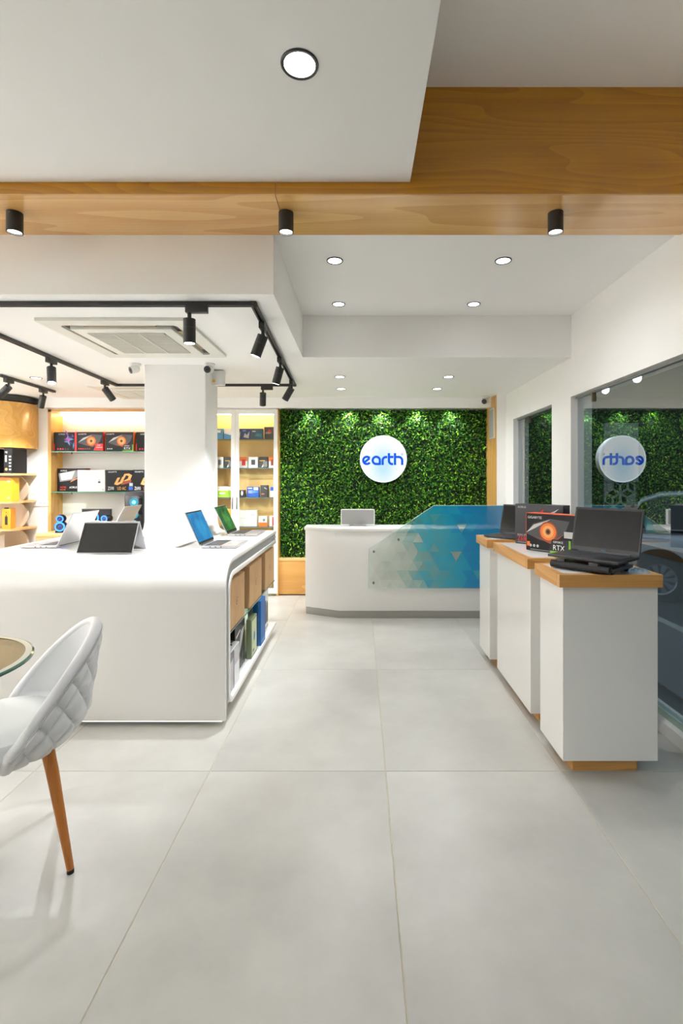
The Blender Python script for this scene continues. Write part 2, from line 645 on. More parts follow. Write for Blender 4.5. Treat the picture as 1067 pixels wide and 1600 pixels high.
# column through the island
co = MB()
prof = []
cx0, cx1, cy0, cy1 = -1.741, -1.24, 4.03, 4.36
def rrect(x0, x1, y0, y1, r, n=5):
    return (arc(x1 - r, y1 - r, r, 0, 90, n) + arc(x0 + r, y1 - r, r, 90, 180, n) + arc(x0 + r, y0 + r, r, 180, 270, n) + arc(x1 - r, y0 + r, r, 270, 360, n))
rows = []
for z, g in ((0.895, 0.075), (0.898, 0.055), (0.905, 0.036), (0.925, 0.018), (0.955, 0.007), (1.0, 0.0), (Z_LOW, 0.0)):
    rows.append([(x, y, z) for x, y in rrect(cx0 - g, cx1 + g, cy0 - g, cy1 + g, 0.012 + g * 0.9)])
co.grid(rows, closed=True)
struct(co.build('wall_column', WALL, smooth=True))

# windows: frameless panes held by small clamps, in the depth of the wall
GX = 1.65
def window(name, ya, yb, joints, clamps):
    root = bpy.data.objects.new(name, None)
    C.objects.link(root)
    struct(root)
    ys = [ya] + joints + [yb]
    for a, c in zip(ys[:-1], ys[1:]):
        bx('pane', WGLASS, GX, GX + 0.001, a + 0.004, c - 0.004, 0.10, ZH - 0.012, root)
    bx('bottom_channel', mat('green_channel', rgb(168, 186, 174), 0.3, metal=0.3), GX - 0.012, GX + 0.03, ya, yb, 0.065, 0.10, root)
    bx('top_channel', mat('grey_channel', rgb(150, 152, 150), 0.3, metal=0.4), GX - 0.014, GX + 0.014, ya, yb, ZH - 0.014, ZH, root)
    for y in clamps:
        bx('clamp', DGREY, GX - 0.012, GX + 0.012, y - 0.045, y + 0.045, ZH - 0.012, ZH - 0.004, root)
        bx('clamp', mat('brass', rgb(118, 104, 84), 0.35, metal=0.8), GX - 0.014, GX + 0.012, y - 0.008, y + 0.008, ZH - 0.075, ZH - 0.012, root)
window('window_1', Y1A, Y1B, [], [4.85])
window('window_2', Y2A, Y2B, [1.05], [3.52, 1.3])

# ------------------------------------------------------------------ outside
ASPH = mat('asphalt', rgb(52, 55, 60), 0.85, var=0.2, scale=14, bump=0.3)
struct(bx('ground', ASPH, XR + 0.16, 14, -8, 16, -0.45, -0.30))
PAV = mat('paving_grey', rgb(70, 74, 80), 0.6, var=0.15, scale=5)
pv = struct(bx('pavement', PAV, XR + 0.16, 2.9, -6, 9.5, -0.30, -0.03))
bx('kerb_edge', mat('kerb_paint', rgb(150, 152, 150), 0.7, var=0.1), 2.9, 3.0, -6, 9.5, -0.30, -0.03, pv)
NB = mat('dark_backdrop', rgb(22, 23, 23), 0.9, var=0.2, scale=2)  # near-black colour stands in for the dim outdoors behind the window reflections
struct(bx('wall_outside', NB, 2.0, 14, 11.2, 11.4, -0.3, 4.5))
struct(bx('wall_boundary', NB, 11.0, 11.2, -8, 11.2, -0.3, 4.0))

# ================================================================== CEILING FIXTURES
def downlight(x, y, z, label, r=0.045, power=W_DOWN, group='recessed downlights', angle=168):
    t = thing('recessed_downlight', label, 'downlight', (x, y, z), 0, group)
    MB().lathe([(r * 0.86, 0.0), (r * 0.86, -0.004), (r * 1.0, -0.006), (r * 1.04, -0.003), (r * 1.04, 0.0)], 32).build('rim', BLACK, t, smooth=True)
    MB().lathe([(0.0005, -0.001), (r * 0.4, -0.0012), (r * 0.86, -0.0028)], 32).build('lens', LENS, t, smooth=True)
    lamp('lamp', t, (0, 0, -0.02), (0, 0, -1), power, angle, 1.0, r=0.035)
    return t

downlight(-0.184, 1.529, Z_SLAB, 'large recessed downlight in the dropped white ceiling slab nearest the viewer', 0.056, W_DOWN * 0.6, angle=104)
for x, y, pw, lab in ((-1.75, 1.45, 3.8, 'recessed slab downlight left of the photograph, above the glass table'),
                      (-0.2, 0.1, 0.9, 'added recessed slab downlight over the viewer'),  # this and the next three are added, unseen, to brighten the room
                      (-1.75, 0.1, 0.2, 'added recessed slab downlight to the left of the viewer'),
                      (-0.2, -1.4, 0.45, 'added recessed slab downlight behind the viewer'),
                      (-1.75, -1.4, 0.45, 'added recessed slab downlight behind the viewer on the left')):
    downlight(x, y, Z_SLAB, lab, 0.056, W_DOWN * pw, 'slab downlights out of view', angle=50 if pw > 1.2 else 168)
downlight(-0.141, 2.826, Z_TRAY, 'recessed downlight in the raised ceiling tray, near the oak beam on the left', angle=96)
downlight(0.812, 2.826, Z_TRAY, 'recessed downlight in the raised ceiling tray, near the oak beam on the right')
downlight(-0.149, 3.53, Z_TRAY, 'recessed downlight in the raised tray, left one beside the ceiling step', power=W_DOWN * 0.75, angle=78)
downlight(0.806, 3.53, Z_TRAY, 'recessed downlight in the raised tray, right one beside the ceiling step', power=W_DOWN * 0.75, angle=78)
downlight(-0.179, 4.5, Z_LOW, 'left recessed downlight just beyond the ceiling step, over the reception desk', 0.048, W_DOWN * 0.8)
downlight(0.80, 4.5, Z_LOW, 'right recessed downlight just beyond the ceiling step, over the reception desk', 0.048, W_DOWN * 0.8)
downlight(-0.19, 5.1, Z_LOW, 'left recessed downlight of the rear pair, before the green wall', 0.048)
downlight(0.79, 5.1, Z_LOW, 'right recessed downlight of the rear pair, before the green wall', 0.048)
downlight(-2.95, 4.55, Z_LOW, 'recessed downlight in the low ceiling left of the column', 0.048)
downlight(-3.6, 4.5, Z_LOW, 'recessed downlight at the left edge of the photograph beside the short track', 0.048)
for k, x in enumerate((-0.58, -0.14, 0.25, 0.67, 1.06)):  # added unseen lamps, spaced to match the scallops of light on the leaves
    t = thing('added_washer', 'small added recessed washer lamp above the green wall, %s from the left' % ['first', 'second', 'third', 'fourth', 'fifth'][k], 'downlight', (x, 5.80, 2.187), 0, 'added green wall washers')
    MB().lathe([(0.0005, -0.002), (0.024, -0.002), (0.028, 0.0)], 20).build('lens', LENS, t, smooth=True)
    lamp('lamp', t, (0, 0, -0.012), (0, 0.12, -1), 11.0, 110, 0.8, r=0.02)
bx('washer_tray', CEIL, -0.93, 1.50, 5.74, 5.86, 2.187, 2.20, ceil)

for x, lab in ((-1.579, 'black surface mounted cylinder spotlight at the far left of the oak beam'),
               (-0.337, 'black surface mounted cylinder spotlight under the oak beam beside its joint'),
               (0.896, 'black surface mounted cylinder spotlight at the right of the oak beam')):
    t = thing('cylinder_spotlight', lab, 'spotlight', (x, 2.285, Z_BEAM), 0, 'cylinder spotlights under the beam')
    MB().lathe([(0.0005, 0.0), (0.034, 0.0), (0.034, -0.09), (0.030, -0.09), (0.029, -0.075)], 28).build('housing', BLACK, t, smooth=True)
    MB().lathe([(0.0005, -0.080), (0.029, -0.082)], 28).build('lens', LENS, t)
    MB().cyl((0.0, -0.0335, -0.012), (0, -0.0355, -0.012), 0.003, n=8).build('screw', STEEL, t)
    lamp('lamp', t, (0, 0, -0.095), (0, 0, -1), W_CYL, 52, 0.6, r=0.025)

# --- track rails
tr = thing('lighting_track', 'long black lighting track running as a loop on the ceiling around the column', 'track')
P0, P1, P2, P3, P4 = (-3.6, 2.60), (-0.553, 2.60), (-0.634, 4.85), (-2.36, 4.85), (-2.26, 2.62)
def rail(a, c, z, parent):
    a, c = Vector((*a, z)), Vector((*c, z))
    d = (c - a)
    L = d.length
    M = Matrix.Translation(a) @ d.to_track_quat('X', 'Z').to_matrix().to_4x4()
    mb = MB()
    mb.box(-0.017, L + 0.017, -0.015, -0.005, -0.022, 0, M=M)
    mb.box(-0.017, L + 0.017, 0.005, 0.015, -0.022, 0, M=M)
    mb.box(-0.017, L + 0.017, -0.005, 0.005, -0.008, 0, M=M)
    return mb.build('rail', BLACK, parent)
for a, c in ((P0, P1), (P1, P2), (P2, P3), (P3, P4)):
    rail(a, c, Z_LOW, tr)
tr2 = thing('lighting_track', 'short black lighting track on the ceiling at the far left', 'track')
rail((-3.16, 4.40), (-3.19, 5.20), Z_LOW, tr2)

def track_head(x, y, d, label, along='x', power=W_TRACK, s=1, z=None, angle=80):
    """adapter under the rail, stem, tilted cylinder head"""
    t = thing('track_spotlight', label, 'spotlight', (x, y, (Z_LOW if z is None else z) - 0.021), 0, 'black track spotlights')
    if along == 'x':
        bx('adapter', BLACK, -0.018, 0.095 * s, -0.016, 0.016, -0.036, 0.0, t, 0.002)
    else:
        bx('adapter', BLACK, -0.016, 0.016, -0.05, 0.05, -0.036, 0.0, t, 0.002)
    MB().cyl((0, 0, -0.034), (0, 0, -0.062), 0.010, n=14).sphere((0, 0, -0.066), 0.012, 12, 8).build('stem', BLACK, t, smooth=True)
    d = Vector(d).normalized()
    a = Vector((0, 0, -0.068))
    e = a + d * 0.125
    hb = MB().cyl(a, e, 0.031, n=26)
    h = hb.build('head', BLACK, t, smooth=True)
    MB().cyl(a + d * 0.045, a + d * 0.048, 0.0316, n=26).build('groove', DGREY, h, smooth=True)
    MB().cyl(e + d * 0.0003, e + d * 0.0008, 0.026, n=26).build('lens', LENS, t)
    lamp('lamp', t, tuple(e + d * 0.02), tuple(d), power, angle, 0.7, r=0.025)
    return t
track_head(-0.887, 2.60, (0, 0.02, -1), 'black track spotlight hanging straight down before the ceiling air conditioner', power=5.0, angle=56)
track_head(-0.562, 2.90, (-0.36, 0.05, -0.92), 'largest tilted black spotlight on the right track run, next to its front corner', 'y')
track_head(-0.594, 3.73, (-0.28, 0.10, -0.95), 'middle black spotlight on the right track run', 'y')
track_head(-0.625, 4.58, (-0.55, 0.25, -0.85), 'rearmost black spotlight on the right track run, at the rear corner', 'y')
track_head(-0.94, 4.85, (-0.12, 0.5, -0.9), 'black spotlight on the rear track run, right of the column')
track_head(-2.31, 3.74, (0.18, -0.25, -0.95), 'black spotlight on the left track run with its bright lens showing', 'y')
track_head(-2.348, 4.60, (0.30, 0.65, -0.75), 'black spotlight on the left track run next to its rear corner', 'y')
track_head(-3.163, 4.50, (-0.62, 0.10, -0.55), 'black spotlight tilted left on the short track, its lit lens showing', 'y')
track_head(-3.182, 5.02, (-0.38, 0.30, -0.85), 'black spotlight at the rear end of the short track', 'y')
# added wall washing heads, out of view: their bounce brightens ceilings and right wall
tr3 = thing('lighting_track', 'black lighting track added along the left wall, out of view', 'track')
rail((-3.75, -2.2), (-3.75, 2.0), Z_SLAB, tr3)
for yy, lab in ((-1.9, 'wall washing track head added behind the viewer, far end'), (-0.7, 'wall washing track head behind the viewer'), (0.5, 'wall washing track head added left of the viewer'), (1.7, 'wall washing track head added left of the glass table')):
    track_head(-3.75, yy, (-0.75, 0, -0.5), lab, 'y', 95.0 if yy < 0 else 70.0, z=Z_SLAB, angle=130)
for yy, lab in ((3.1, 'wall washing track head beside the wavy shelf, out of view'), (4.0, 'second added wall washing track head beside the wavy shelf, out of view')):
    track_head(-3.75, yy, (-0.75, 0, -0.5), lab, 'y', 110.0, angle=130)

# --- ceiling cassette air conditioners
def cassette(x0, y0, s, label):
    t = thing('ceiling_air_conditioner', label, 'air conditioner', (x0 + s / 2, y0 + s / 2, Z_LOW), 0, 'ceiling cassettes')
    h = s / 2
    AC = mat('ac_white', rgb(226, 224, 214), 0.45)
    p = MB()
    p.band(rrect(-h + 0.09, h - 0.09, -h + 0.09, h - 0.09, 0.03), rrect(-h, h, -h, h, 0.008), 'z', -0.018, 0.0, closed=True)
    p.build('panel', AC, t, smooth=True)
    bx('inner_plate', AC, -h + 0.13, h - 0.13, -h + 0.13, h - 0.13, -0.030, -0.002, t, 0.008)
    bx('duct', mat('ac_dark', rgb(70, 66, 58), 0.7), -h + 0.085, h - 0.085, -h + 0.085, h - 0.085, -0.004, -0.001, t)
    g = h - 0.20
    gr = bx('intake_grille', mat('ac_grille', rgb(176, 172, 160), 0.6), -g, g, -g, g, -0.033, -0.028, t)
    mb = MB()
    for i in range(25):
        y = -g + 2 * g * i / 24
        mb.box(-g, g, y - 0.002, y + 0.002, -0.036, -0.032)
    for i in range(1, 3):
        x = -g + 2 * g * i / 3
        mb.box(x - 0.004, x + 0.004, -g, g, -0.038, -0.032)
    mb.build('grille_bars', AC, gr)
    for k in range(4):
        M = Matrix.Rotation(k * PI / 2, 4, 'Z')
        MB().box(-h + 0.22, h - 0.22, -h + 0.098, -h + 0.128, -0.014, -0.008, M=M).build('louvre', mat('ac_louvre', rgb(160, 140, 110), 0.5), t)
    return t
cassette(-1.862, 2.85, 0.87, 'white square ceiling cassette air conditioner in front of the column')
cassette(-2.67, 4.88, 0.82, 'white ceiling cassette air conditioner half hidden behind the column')

# --- cameras, junction box, speaker
def cctv(loc, aim, label, s=1.0):
    t = thing('security_camera', label, 'camera', loc, 0, 'white turret security cameras')
    MB().lathe([(0.0005, 0), (0.042 * s, 0), (0.045 * s, -0.012 * s), (0.03 * s, -0.022 * s), (0.0005, -0.022 * s)], 24).build('mount', PLASTW, t, smooth=True)
    c = Vector((0, 0, -0.045 * s))
    d = Vector(aim).normalized()
    MB().sphere(c, 0.033 * s, 20, 14).cyl(c, c + d * 0.045 * s, 0.032 * s, n=22).build('housing', PLASTW, t, smooth=True)
    MB().cyl(c + d * 0.0455 * s, c + d * 0.049 * s, 0.028 * s, n=22).build('face', BLACKP, t, smooth=True)
    MB().cyl(c + d * 0.049 * s, c + d * 0.053 * s, 0.011 * s, n=16).build('lens', SCREENB, t, smooth=True)
    return t
cctv((-1.79, 3.99, Z_LOW), (-0.6, -0.6, -0.35), 'white dome security camera on the left of the column top', 0.95)
cctv((-1.20, 3.99, Z_LOW), (-0.1, -1, -0.25), 'white dome security camera with black face on the right of the column top', 1.0)
cctv((1.40, 5.56, 2.262), (-0.6, -1, -0.35), 'white security camera in the corner above the green wall', 1.0)
jb = bx('junction_box', PLASTW, -1.245, -1.145, 4.20, 4.26, 2.14, 2.262, None, 0.006)
tag(jb, 'small white junction box with yellow sticker on the ceiling beside the column', 'box')
bx('sticker', I_YEL, -1.24, -1.215, 4.1985, 4.1995, 2.16, 2.185, jb)
sp = thing('wall_speaker', 'flat pale grey wall speaker beside the top of the green wall', 'speaker', (1.488, 5.62, 1.80))
bx('cabinet', LGREY, -0.006, 0.012, -0.10, 0.10, 0.0, 0.34, sp, 0.004)
bx('grille', mat('speaker_mesh', rgb(165, 166, 160), 0.7, var=0.2, scale=250), -0.0085, -0.0055, -0.085, 0.085, 0.015, 0.325, sp)

# ================================================================== GREEN WALL AND SIGN
gw = thing('green_wall', 'artificial green leaf wall behind the reception desk, framed in oak', 'green wall', (0.28, 5.9, 0.43))
bx('backing', mat('leaf_backing', rgb(14, 34, 12), 0.9, var=0.4, scale=30), -1.215, 1.215, 0.0, 0.06, -0.4, 1.73, gw)
bx('side_board', OAKZ, -1.242, -1.217, -0.16, 0.08, -0.43, 1.73, gw)
bx('side_board', OAKZ, 1.212, 1.2195, -0.43, 0.08, -0.43, 1.835, gw)
LEAF = colattr('leaf', 0.42)
LEAF.node_tree.nodes['Principled BSDF'].inputs['Specular IOR Level'].default_value = 0.5
vs, fs, cols = [], [], []
rnd = random.Random(3)
pal = [(24, 66, 10), (44, 104, 16), (66, 134, 22), (104, 166, 34), (34, 88, 14), (150, 190, 60), (14, 44, 8), (54, 120, 20), (20, 56, 10)]
for k in range(24000):
    x, z = rnd.uniform(-1.22, 1.21), rnd.uniform(-0.02, 1.73)
    y = -rnd.uniform(0.0, 0.05)
    L = rnd.uniform(0.010, 0.021)
    Wd = L * rnd.uniform(0.32, 0.46)
    M = Matrix.Translation((x, y, z)) @ Matrix.Rotation(rnd.gauss(0, 0.55), 4, 'X') @ Matrix.Rotation(rnd.gauss(0, 0.55), 4, 'Z') @ Matrix.Rotation(rnd.uniform(0, 2 * PI), 4, 'Y')
    o = len(vs)
    for p in ((0, 0, -L), (Wd, -0.004, -L * 0.1), (0, 0.003, L), (-Wd, -0.004, -L * 0.1)):
        vs.append(tuple(M @ Vector(p)))
    fs += [(o, o + 1, o + 2), (o, o + 2, o + 3)]
    c = rnd.choice(pal)
    j = rnd.uniform(0.9, 1.35)
    col = [lin(min(255, v * j)) for v in c] + [1.0]
    cols += col * 4
me = bpy.data.meshes.new('foliage')
me.from_pydata(vs, [], fs)
at = me.color_attributes.new('Col', 'FLOAT_COLOR', 'POINT')
at.data.foreach_set('color', cols)
me.materials.append(LEAF)
lf = bpy.data.objects.new('foliage', me)
C.objects.link(lf)
lf.parent = gw
lf['kind'] = 'stuff'
# oak ledge below the leaves
lg = thing('oak_ledge', 'low oak panelled ledge at the foot of the green wall', 'ledge', (0.28, 5.80, 0))
bx('front_panel', wood('oak_ledge_face', rgb(196, 140, 70), rgb(224, 174, 100), 'x', 0.4, off=(3, 1, 0)), -1.22, 1.215, -0.03, 0.0, 0.015, 0.40, lg, 0.002)
bx('top_board', OAKL, -1.22, 1.215, -0.035, 0.10, 0.40, 0.425, lg, 0.002)
bx('base_strip', mat('dark_oak', rgb(96, 62, 28), 0.6), -1.22, 1.215, -0.022, 0.0, 0.0, 0.015, lg)

sg = thing('round_sign', 'round backlit white sign with the blue word earth on the green wall', 'sign', (0.272, 5.76, 1.578))
R = 0.268
MB().cyl((0, 0, 0), (0, 0.09, 0), R, n=72).build('light_box', mat('sign_rim', rgb(225, 235, 240), 0.4), sg, smooth=True)
MB().cyl((0, 0.09, 0), (0, 0.14, 0), 0.09, n=24).build('spacer', DGREY, sg, smooth=True)
FACE = bpy.data.materials.new('sign_face')
FACE.use_nodes = True
nt = FACE.node_tree
nt.nodes.remove(nt.nodes['Principled BSDF'])
em = nt.nodes.new('ShaderNodeEmission')
tc = nt.nodes.new('ShaderNodeTexCoord')
vl = nt.nodes.new('ShaderNodeVectorMath')
vl.operation = 'LENGTH'
mp = nt.nodes.new('ShaderNodeMapping')
mp.inputs['Location'].default_value = (0, 0, 0.06)
mp.inputs['Scale'].default_value = (1.25, 1, 0.85)
nt.links.new(tc.outputs['Object'], mp.inputs['Vector'])
nt.links.new(mp.outputs['Vector'], vl.inputs[0])
cr = nt.nodes.new('ShaderNodeValToRGB')
cr.color_ramp.elements[0].position = 0.06
cr.color_ramp.elements[0].color = (0.56, 0.80, 0.95, 1)
cr.color_ramp.elements[1].position = 0.24
cr.color_ramp.elements[1].color = (0.95, 1.0, 1.0, 1)
nt.links.new(vl.outputs['Value'], cr.inputs['Fac'])
nt.links.new(cr.outputs['Color'], em.inputs[0])
em.inputs[1].default_value = 0.53
nt.links.new(em.outputs[0], nt.nodes['Material Output'].inputs['Surface'])
MB().cyl((0, -0.004, 0), (0, -0.0001, 0), R * 0.985, n=72).build('lit_face', FACE, sg)
def ring_band(r0, r1, n=72):
    return [(r0 * math.cos(2 * PI * i / n), r0 * math.sin(2 * PI * i / n)) for i in range(n)], [(r1 * math.cos(2 * PI * i / n), r1 * math.sin(2 * PI * i / n)) for i in range(n)]
ri, ro = ring_band(R * 0.965, R * 1.01)
MB().band(ri, ro, 'y', -0.008, 0.002, closed=True).build('rim', emis('sign_edge', (0.75, 0.95, 1.0, 1), 0.75), sg, smooth=True)
SB = emis('sign_blue', (0.012, 0.115, 0.72, 1), 0.55)
def ribbon(mb, pts, wd, y0, y1):
    pts = [Vector(p) for p in pts]
    L, Rr = [], []
    for k, p in enumerate(pts):
        d = (pts[min(k + 1, len(pts) - 1)] - pts[max(k - 1, 0)]).normalized()
        nrm = Vector((-d.y, d.x)) * wd / 2
        L.append((p.x + nrm.x, p.y + nrm.y))
        Rr.append((p.x - nrm.x, p.y - nrm.y))
    mb.band(L, Rr, 'y', y0, y1)
def S(pts):
    return [(x * R, y * R) for x, y in pts]
WS = 0.10 * R
letters = {
    'letter_e': [arc(-0.71, -0.063, 0.155, 38, 325, 26), [(-0.71 + 0.155 * math.cos(math.radians(218)), -0.063 + 0.155 * math.sin(math.radians(218))), (-0.71 + 0.155 * math.cos(math.radians(38)), -0.063 + 0.155 * math.sin(math.radians(38)))]],
    'letter_a': [arc(-0.305, -0.063, 0.155, 0, 270, 24) + [(-0.15, -0.218)], [(-0.15, -0.063), (-0.15, -0.262)]],
    'letter_r': [[(-0.03, -0.262), (-0.03, -0.06)] + arc(0.11, -0.06, 0.14, 180, 95, 8) + [(0.17, 0.085)]],
    'letter_t': [[(0.24, 0.25), (0.24, -0.08)] + arc(0.38, -0.08, 0.14, 180, 265, 8) + [(0.42, -0.222)], [(0.24, 0.085), (0.435, 0.085)]],
    'letter_h': [[(0.50, 0.25), (0.50, -0.262)], [(0.50, 0.085), (0.65, 0.085)] + arc(0.655, -0.07, 0.155, 90, 0, 10) + [(0.81, -0.262)]],
}
for nm, strokes in letters.items():
    mb = MB()
    for s_ in strokes:
        ribbon(mb, S(s_), WS, -0.010, -0.004)
    mb.build(nm, SB, sg, weld=False)
ri, ro = ring_band(R * 0.028, R * 0.045, 20)
MB().band([(x + 0.81 * R, z + 0.2 * R) for x, z in ri], [(x + 0.81 * R, z + 0.2 * R) for x, z in ro], 'y', -0.007, -0.004, closed=True).build('registered_mark', I_TEAL, sg)

# ================================================================== RECEPTION DESK
DX, DY = 0, 4.83
rd = thing('reception_desk', 'long white reception desk with a chamfered left corner and blue glass front', 'desk', (0.3, 4.95, 0))
def desk_poly(e):
    return [(-0.845 - e, 0.05 - e * 0.4), (-0.5, -0.12 - e), (1.20, -0.12 - e), (1.20, 0.30), (-0.845 - e, 0.30)]
MB().prism(desk_poly(-0.006), 'z', 0.0, 0.068).build('plinth', GREYPL, rd, 0.002)
MB().prism(desk_poly(0.0), 'z', 0.070, 0.838).build('body', WHITE, rd, 0.004)
MB().prism(desk_poly(0.012), 'z', 0.838, 0.868).build('worktop', SOLID, rd, 0.006)
# glass with printed triangles, standing off the front
GY = -0.165
gp = [(-0.216, 0.30), (-0.212, 0.675), (0.41, 1.092), (1.19, 1.092), (1.19, 0.30)]
gpan = MB().prism(gp, 'y', GY, GY + 0.008).build('glass_panel', glass('desk_glass', (0.96, 0.98, 0.97, 1), 0.03), rd)
def edge_strip(a, c, parent):
    a, c = Vector((a[0], GY + 0.004, a[1])), Vector((c[0], GY + 0.004, c[1]))
    return MB().tube([a, c], 0.0028, 6).build('glass_edge', mat('pale_glass_edge', rgb(196, 222, 214), 0.2), parent)
for k in range(3):
    edge_strip(gp[k], gp[k + 1], gpan)
edge_strip(gp[0], gp[4], gpan)
# printed triangle mosaic: colour per triangle, fading out to clear glass on the left
def inside(x, z):
    if not (-0.214 < x < 1.19 and 0.30 < z < 1.092):
        return False
    return z < 0.675 + (x + 0.212) * (0.417 / 0.622) if x < 0.41 else True
def clip_poly(poly):
    def half(pl, f):
        out = []
        for i in range(len(pl)):
            a, c = pl[i], pl[(i + 1) % len(pl)]
            fa, fc = f(a), f(c)
            if fa >= 0:
                out.append(a)
            if fa * fc < 0:
                t = fa / (fa - fc)
                out.append((a[0] + (c[0] - a[0]) * t, a[1] + (c[1] - a[1]) * t))
        return out
    for f in (lambda p: p[0] + 0.214, lambda p: 1.189 - p[0], lambda p: p[1] - 0.301, lambda p: 1.091 - p[1], lambda p: 0.675 + (p[0] + 0.212) * 0.6704 - p[1]):
        poly = half(poly, f)
        if len(poly) < 3:
            return []
    return poly
rnd = random.Random(11)
vs, fs, cols = [], [], []
sz = 0.104
hz = sz * 0.866
big = {}
for j in range(-1, 11):
    for i in range(-2, 32):
        x0 = -0.26 + i * sz / 2
        z0 = 0.29 + j * hz
        up = (i + j) % 2 == 0
        tri = [(x0, z0), (x0 + sz, z0), (x0 + sz / 2, z0 + hz)] if up else [(x0, z0 + hz), (x0 + sz / 2, z0), (x0 + sz, z0 + hz)]
        pl = clip_poly(tri)
        if not pl:
            continue
        cx = x0 + sz / 2
        cz = z0 + hz / 2
        t = (cx + 0.18) / 0.95 + 0.10 * (cz - 0.6) + rnd.gauss(0, 0.055) + 0.10 * big.setdefault((i // 3, j // 2), rnd.uniform(-1, 1))
        odd = rnd.random() < 0.05
        if odd:
            t -= 0.45
        t = max(0.0, min(1.0, t))
        stops = [(0.0, (206, 212, 196), 0.0), (0.25, (188, 206, 188), 0.28), (0.45, (112, 184, 184), 0.50), (0.65, (30, 166, 190), 0.74), (0.85, (0, 154, 192), 0.86), (1.0, (0, 130, 184), 0.90)]
        for (a, ca, aa), (bb, cb, ab) in zip(stops[:-1], stops[1:]):
            if a <= t <= bb:
                k = (t - a) / (bb - a)
                colr = [lin(ca[q] + (cb[q] - ca[q]) * k) for q in range(3)]
                al = aa + (ab - aa) * k
                break
        o = len(vs)
        for p in pl:
            vs.append((p[0], GY - 0.0008, p[1]))
            cols += colr + [al]
        fs.append(tuple(range(o, o + len(pl))))
me = bpy.data.meshes.new('triangle_print')
me.from_pydata(vs, [], fs)
at = me.color_attributes.new('Col', 'FLOAT_COLOR', 'POINT')
at.data.foreach_set('color', cols)
me.materials.append(colattr('triangle_ink', 0.25, alpha=True))
tp = bpy.data.objects.new('triangle_print', me)
C.objects.link(tp)
tp.parent = gpan
for x, z in ((-0.165, 0.652), (-0.168, 0.352), (0.072, 0.767), (0.99, 0.767), (0.99, 0.352), (0.50, 0.352)):
    if x > 0.9 or x < 0.2:
        MB().cyl((x, GY - 0.012, z), (x, GY, z), 0.011, n=18).cyl((x, GY, z), (x, -0.118, z), 0.007, n=14).build('standoff', STEEL, gpan, smooth=True)

# monitor on the desk (seen from behind)
mo = thing('desk_monitor', 'grey backed desktop monitor with a white rim standing on the reception desk', 'monitor', (-0.02, 5.12, 0.868))
bx('back_cover', mat('monitor_back', rgb(150, 149, 146), 0.4), -0.168, 0.168, -0.012, 0.012, 0.012, 0.165, mo, 0.006)
mb = MB()
ins, outs = rrect(-0.166, 0.166, 0.016, 0.163, 0.008), rrect(-0.173, 0.173, 0.010, 0.170, 0.012)
mb.band(ins, outs, 'y', -0.014, 0.016, closed=True)
mb.build('rim', PLASTW, mo, smooth=True)
bx('screen', SCREENB, -0.16, 0.16, 0.0125, 0.0135, 0.02, 0.158, mo)
bx('stand', SILVER, -0.03, 0.03, -0.006, 0.006, 0.0, 0.05, mo)
bx('foot', SILVER, -0.09, 0.09, -0.06, 0.06, 0.0, 0.006, mo, 0.003)

# swivel chair behind the desk
oc = thing('office_chair', 'dark swivel office chair behind the blue glass of the desk', 'chair', (0.90, 5.47, 0), math.radians(200))
def superpatch(w, h, r, n=9, bulge=0.03):
    rows = []
    for j in range(n + 1):
        v = -1 + 2 * j / n
        row = []
        for i in range(n + 1):
            u = -1 + 2 * i / n
            s_ = (1 - abs(u) ** 6 * abs(v) ** 6 * 0.12)
            row.append((u * w / 2 * s_ * (1 - 0.10 * abs(v) ** 4), bulge * (u * u) + 0.02 * v * v, v * h / 2 * s_ * (1 - 0.06 * abs(u) ** 4)))
        rows.append(row)
    return rows
def padded(name, w, h, th, m, parent, M):
    fr = superpatch(w, h, 0.05)
    mb = MB()
    mb.grid(fr)
    mb.grid([[(x, y + th, z) for x, y, z in r] for r in fr])
    n = len(fr) - 1
    loop = [fr[0][i] for i in range(n + 1)] + [fr[j][n] for j in range(1, n + 1)] + [fr[n][i] for i in range(n - 1, -1, -1)] + [fr[j][0] for j in range(n - 1, 0, -1)]
    mb.grid([loop, [(x, y + th, z) for x, y, z in loop]], closed=True)
    mb.v = [tuple(M @ Vector(p)) for p in mb.v]
    return mb.build(name, m, parent, smooth=True)
CHB = mat('chair_mesh', rgb(30, 36, 44), 0.6, var=0.2, scale=80)
padded('backrest', 0.44, 0.50, 0.05, CHB, oc, Matrix.Translation((0, 0.20, 0.80)) @ Matrix.Rotation(-0.12, 4, 'X'))
padded('seat', 0.46, 0.44, 0.07, CHB, oc, Matrix.Translation((0, 0, 0.42)) @ Matrix.Rotation(PI / 2, 4, 'X'))
MB().cyl((0, 0, 0.10), (0, 0, 0.42), 0.025, n=16).build('gas_lift', STEEL, oc, smooth=True)
for sx in (-1, 1):
    MB().tube([(sx * 0.2, 0.02, 0.44), (sx * 0.26, 0.02, 0.50), (sx * 0.26, 0.0, 0.62), (sx * 0.26, -0.14, 0.64)], 0.014, 8).build('armrest', BLACKP, oc, smooth=True)
for k in range(5):
    a = k * 2 * PI / 5
    lgm = MB().tube([(0, 0, 0.10), (0.27 * math.cos(a), 0.27 * math.sin(a), 0.065)], [0.022, 0.014], 8).build('base_arm', STEEL, oc, smooth=True)
    MB().cyl((0.27 * math.cos(a) - 0.012, 0.27 * math.sin(a), 0.028), (0.27 * math.cos(a) + 0.012, 0.27 * math.sin(a), 0.028), 0.028, n=14).build('castor', BLACKP, lgm, smooth=True)

